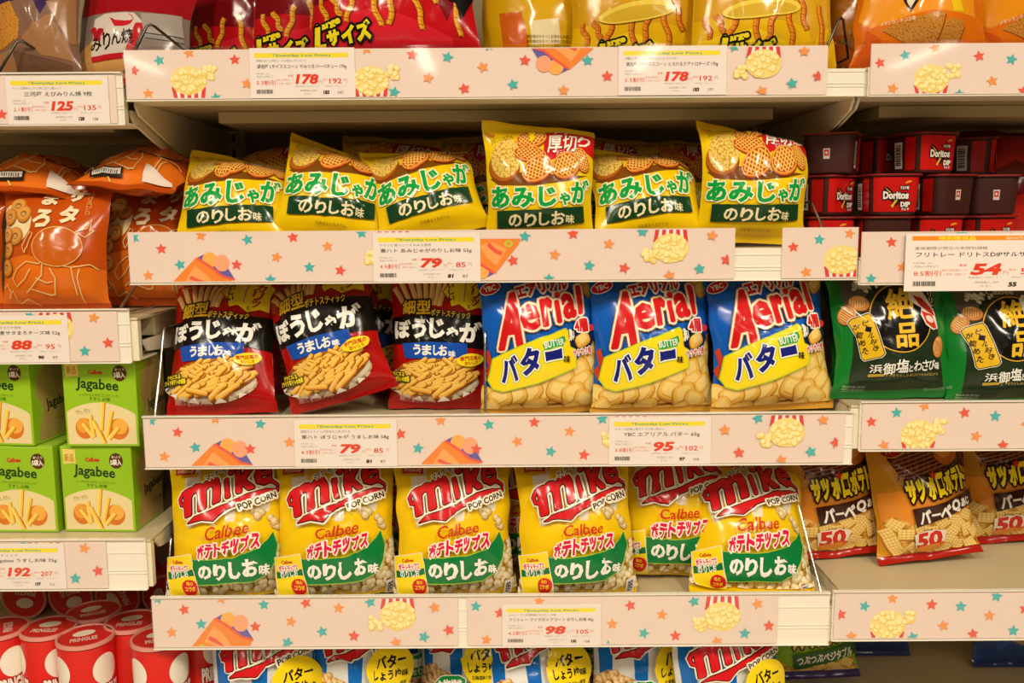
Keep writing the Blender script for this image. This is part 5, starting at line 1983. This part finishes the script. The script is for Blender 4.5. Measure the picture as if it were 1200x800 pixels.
def bag(kind, key, px_, y, label, nm='snack_bag', cat='snack bag', group=None, dz=0.0, **kw):
    seed_[0] += 1
    kw.setdefault('seed', seed_[0])
    x = pix(px_, ROWY[key], y - .03).x
    if key in CEIL:
        up = CEIL[key]
        low = SHELF[up] - (.047 if up in ('A', 'RA', 'LA', 'LB') else .006)
        if y < .07:
            low = min(low, SHELF[up] - .006)
        kw.setdefault('zmax', low - SHELF[key] - dz - .004)
    return make_bag(kind, (x, y, SHELF[key] + .0008 + dz), label, name=nm, cat=cat, group=group, **kw)


g = 'yellow lattice chip bags'
kw = dict(nm='chip_bag', cat='bag of chips', group=g)
bag(K_LAT, 'B', 262, 0.05, 'yellow lattice chip bag beside the orange ring snacks, top folded back', lean=24, bend=36, b0=0.32, dbend=12, fold=40, puff=0.82, **kw)
bag(K_LAT, 'B', 378, 0.052, 'yellow lattice chip bag tilted clockwise, second from the orange ring snacks', lean=24, bend=36, b0=0.32, roll=8, dbend=16, fold=40, yaw=4, puff=0.82, **kw)
bag(K_LAT, 'B', 508, 0.054, 'yellow lattice chip bag tilted anticlockwise above the 79 yen card', lean=24, bend=36, b0=0.32, roll=-11, dbend=10, fold=40, yaw=8, puff=0.82, **kw)
bag(K_LAT, 'B', 633, .058, 'tall upright yellow lattice chip bag with one raised top corner, mid shelf', lean=2, bend=34, b0=0.6, dbend=26, **kw)
bag(K_LAT, 'B', 766, 0.054, 'yellow lattice chip bag with bent-back top, between the two tall upright ones', lean=24, bend=36, b0=0.32, roll=-4, dbend=12, fold=40, puff=0.82, **kw)
bag(K_LAT, 'B', 884, .056, 'tall upright yellow lattice chip bag next to the dip tubs', lean=2, bend=32, b0=0.6, roll=3, dbend=24, **kw)
bag(K_LAT, 'B', 447, .20, 'shadowed yellow lattice chip bag standing behind the second and third', lean=6, bend=20, roll=4, **kw)
bag(K_LAT, 'B', 556, .22, 'shadowed yellow lattice chip bag behind the anticlockwise-tilted one', lean=8, bend=20, roll=-3, **kw)
bag(K_LAT, 'B', 690, .18, 'shadowed yellow lattice chip bag peeping behind the tall mid-shelf one', lean=12, bend=40, roll=6, **kw)
bag(K_LAT, 'B', 800, .19, 'shadowed yellow lattice chip bag behind the bent-back one', lean=10, bend=40, **kw)
bag(K_LAT, 'B', 330, .20, 'shadowed yellow lattice chip bag behind the first and second', lean=14, bend=60, roll=-5, **kw)

g = 'red potato stick bags'
kw = dict(nm='chip_bag', cat='bag of potato sticks', group=g)
bag(K_STK, 'C', 252, .044, 'red potato stick bag leaning back beside the green boxes', lean=22, bend=40, b0=.6, roll=-2, **kw)
bag(K_STK, 'C', 400, .046, 'red potato stick bag tipped over sideways, second in its row', lean=12, bend=20, roll=-15, **kw)
bag(K_STK, 'C', 516, .080, 'straight red potato stick bag beside the blue puff bags', lean=9, bend=8, roll=1, **kw)
bag(K_STK, 'C', 430, .185, 'red potato stick bag behind the tipped one, its yellow burst showing', lean=8, bend=10, roll=2, **kw)
bag(K_STK, 'C', 268, 0.17, 'red potato stick bag hidden behind the leaning one', lean=12, bend=30, roll=-2, **kw)
bag(K_STK, 'C', 350, 0.25, 'shadowed red potato stick bag deep between the first two', lean=10, bend=30, **kw)

g = 'blue puff bags'
kw = dict(nm='puff_bag', cat='bag of puffs', group=g)
bag(K_PUF, 'C', 638, .042, 'blue puff snack bag beside the red potato stick bags', lean=9, bend=10, roll=-1, yaw=7, **kw)
bag(K_PUF, 'C', 768, .042, 'blue puff snack bag between two others like it', lean=9, bend=10, roll=0, yaw=7, **kw)
bag(K_PUF, 'C', 912, .040, 'blue puff snack bag next to the dark green crisp bags', lean=11, bend=16, roll=-2, yaw=7, **kw)
bag(K_PUF, 'C', 612, .150, 'blue puff snack bag peeping behind the one by the potato sticks', lean=8, bend=10, roll=-3, **kw)
bag(K_PUF, 'C', 745, .150, 'blue puff snack bag hidden behind the middle one', lean=8, bend=10, **kw)

g = 'yellow nori popcorn bags'
kw = dict(nm='popcorn_bag', cat='bag of popcorn', group=g)
bag(K_NORI, 'D', 264, .036, 'yellow popcorn bag at the shelf end beside the green boxes', lean=14, bend=16, roll=-1, yaw=7, **kw)
bag(K_NORI, 'D', 392, .036, 'yellow popcorn bag, second from the green boxes', lean=14, bend=16, roll=-1, yaw=7, **kw)
bag(K_NORI, 'D', 532, .036, 'yellow popcorn bag, third from the green boxes', lean=14, bend=16, roll=0, yaw=7, **kw)
bag(K_NORI, 'D', 678, .036, 'yellow popcorn bag with its whole front and red flag logo in view', lean=14, bend=20, roll=0, yaw=7, **kw)
bag(K_NORI, 'D', 790, .100, 'yellow popcorn bag wedged back between two others', lean=12, bend=20, roll=2, **kw)
bag(K_NORI, 'D', 892, .022, 'yellow popcorn bag slumped forward, yellow bottom seal over the shelf edge', lean=30, bend=26, b0=.6, fold=-60, roll=2, scale=1.03, flap=0.02, **kw)
bag(K_NORI, 'D', 862, .170, 'yellow popcorn bag standing behind the slumped one', lean=6, bend=14, roll=2, **kw)
bag(K_NORI, 'D', 470, .150, 'yellow popcorn bag showing between the second and third', lean=8, bend=10, **kw)
bag(K_NORI, 'D', 618, .150, 'yellow popcorn bag showing between the third and fourth', lean=8, bend=10, **kw)

g = 'blue and white butter popcorn bags'
kw = dict(nm='popcorn_bag', cat='bag of popcorn', group=g)
bag(K_BUT, 'E', 306, .055, 'white and blue popcorn bag beside the red cans, yellow disc in view', lean=10, bend=12, yaw=10, scale=0.95, **kw)
bag(K_BUT, 'E', 416, 0.075, 'white and blue popcorn bag with a raised yellow disc, second from the cans', lean=10, bend=20, roll=2, dz=.008, yaw=10, scale=0.93, puff=0.85, **kw)
bag(K_BUT, 'E', 482, 0.18, 'white and blue popcorn bag set back, third from the cans', lean=8, bend=10, yaw=20, puff=0.8, **kw)
bag(K_BUT, 'E', 548, 0.095, 'white and blue popcorn bag twisted sideways under the gap in the rail', lean=16, bend=20, roll=-6, yaw=-14, scale=0.9, puff=0.8, **kw)
bag(K_BUT, 'E', 638, 0.055, 'white and blue popcorn bag below the 98 yen card', lean=22, bend=26, roll=-4, scale=0.93, puff=0.85, yaw=8, **kw)
bag(K_BUT, 'E', 706, 0.19, 'white and blue popcorn bag set back beside the one below the 98 yen card', lean=12, bend=20, puff=0.8, **kw)
bag(K_BUT, 'E', 756, 0.085, 'white and blue popcorn bag next to the last one in the row', lean=15, bend=14, roll=2, scale=0.93, puff=0.85, yaw=8, **kw)
bag(K_BUT, 'E', 862, 0.05, 'white and blue popcorn bag next to the green vegetable snack', lean=6, bend=10, roll=-3, dz=-.006, scale=0.97, yaw=8, **kw)
bag(K_VEG, 'E', 958, .20, 'lime green vegetable snack bag with purple bottom seal', lean=8, bend=10, roll=-2, fold=-30, cat='bag of snacks')

g = 'dark green crisp bags'
kw = dict(nm='crisp_bag', cat='bag of crisps', group=g)
bag(K_GRN, 'RC', 1056, .036, 'dark green crisp bag with black disc next to the blue puff bag', lean=12, bend=14, roll=-1, **kw)
bag(K_GRN, 'RC', 1192, .034, 'dark green crisp bag with black disc, cut by the picture edge', lean=12, bend=10, roll=-1, dz=-.012, **kw)
bag(K_GRN, 'RC', 1046, .140, 'dark green crisp bag behind the first, a bright green corner showing', lean=8, bend=10, roll=-4, **kw)
bag(K_GRN, 'RC', 1160, .150, 'dark green crisp bag between and behind the front two', lean=8, bend=10, **kw)

g = 'orange barbecue snack bags'
kw = dict(nm='snack_bag', cat='bag of snacks', group=g, fold=-42)
bag(K_BBQ, 'RD', 988, 0.12, 'orange barbecue snack bag beside the yellow popcorn', lean=7, bend=8, roll=-3, yaw=6, **kw)
bag(K_BBQ, 'RD', 1104, 0.1, 'orange barbecue snack bag standing clear at the middle of its shelf', lean=9, bend=8, roll=-5, yaw=6, **kw)
bag(K_BBQ, 'RD', 1194, 0.18, 'orange barbecue snack bag set back, cut by the picture edge', lean=7, bend=8, roll=-3, yaw=4, **kw)
bag(K_BBQ, 'RD', 1046, .260, 'shadowed orange barbecue snack bag deep between the first two', lean=6, bend=8, **kw)

g = 'orange ring snack bags'
kw = dict(nm='snack_bag', cat='bag of ring snacks', group=g)
bag(K_RNG, 'LB', 54, .060, 'orange ring snack bag standing in front, ring picture in view', lean=9, bend=10, roll=0, **kw)
bag(K_RNG, 'LB', 168, .135, 'orange ring snack bag standing half behind the yellow chip bags', lean=10, bend=8, roll=2, **kw)
bag(K_RNG, 'LB', -70, .070, 'orange ring snack bag standing beyond the picture edge', lean=9, bend=10, **kw)
zb_ = zrow(100, 236, .05) - SHELF['LB']
bag(K_RNU, 'LB', 136, .050, 'orange ring snack bag lying flat on top, next to the shelf bracket', lean=76, bend=4, roll=4, yaw=-6, fold=10, dz=zb_ + .006, **kw)
bag(K_RNU, 'LB', 20, .060, 'orange ring snack bag lying flat on top at the picture edge', lean=78, bend=4, roll=8, yaw=8, fold=10, dz=zb_ - .002, **kw)

kw = dict(nm='corn_snack_bag', cat='bag of corn sticks', group='large red corn stick bags', puff=.72)
bag(K_RED, 'A', 300, .195, 'large red corn stick bag in shadow next to the shrimp crackers', lean=8, bend=8, roll=-1, **kw)
bag(K_RED, 'A', 384, .122, 'large red corn stick bag in the middle of three', lean=8, bend=8, roll=0, **kw)
bag(K_RED, 'A', 463, .050, 'large red corn stick bag in front with black patch, next to yellow bags', lean=8, bend=8, roll=-5, **kw)
kw = dict(nm='corn_snack_bag', cat='bag of corn sticks', group='large yellow corn stick bags', puff=.8)
bag(K_YBK, 'A', 636, 0.14, 'large yellow corn stick bag turned to its back', lean=7, bend=8, scale=.80, **kw)
bag(K_YEL, 'A', 757, 0.09, 'large yellow corn stick bag between the turned one and the last', lean=8, bend=8, roll=-3, scale=.88, **kw)
bag(K_YEL, 'A', 900, 0.05, 'large yellow corn stick bag next to the orange tortilla chips', lean=8, bend=8, scale=.86, **kw)
bag(K_YEL, 'A', 800, 0.2, 'large yellow corn stick bag set back between two others', lean=8, bend=8, scale=.86, **kw)
kw = dict(nm='tortilla_chip_bag', cat='bag of tortilla chips', group='orange tortilla chip bags')
bag(K_TOR, 'RA', 1088, .065, 'orange tortilla chip bag facing out with two printed chips', lean=8, bend=8, scale=.9, **kw)
bag(K_TOR, 'RA', 1030, .17, 'orange tortilla chip bag in shadow behind the dark wire divider', lean=8, bend=8, scale=.9, roll=4, **kw)
bag(K_TOR, 'RA', 1235, .10, 'orange tortilla chip bag cut by the picture edge', lean=8, bend=8, roll=-8, scale=.95, **kw)
bag(K_SHR, 'LA', 142, .085, 'clear shrimp cracker bag with red header and white panel', 'cracker_bag', 'bag of crackers', lean=16, bend=14, roll=3)
bag(K_FSH, 'LA', 30, .060, 'clear cracker bag with purple bands next to the shrimp crackers', 'cracker_bag', 'bag of crackers', lean=10, bend=8)
bag(K_FSH, 'LA', -92, .065, 'clear cracker bag with purple bands beyond the picture edge', 'cracker_bag', 'bag of crackers', lean=10, bend=8)
bag(K_BLU, 'RE', 1030, .29, 'small dark blue snack bag alone on the bare bottom shelf', lean=6, bend=8, fold=-30, cat='bag of snacks')
bag(K_BLU, 'RE', 1200, .25, 'small blue and brown snack bag at the picture edge, bottom shelf', lean=6, bend=8, fold=-30, cat='bag of snacks')
bag(K_DRD, 'RB', 1218, .19, 'dark red snack bag in shadow beside the dip tubs, upper', lean=6, bend=8, dz=0.0, cat='bag of snacks')
bag(K_DRD, 'RB', 1240, .25, 'dark red snack bag deep behind the dip tubs', lean=6, bend=8, cat='bag of snacks')
bpy.data.objects.remove(_fo)
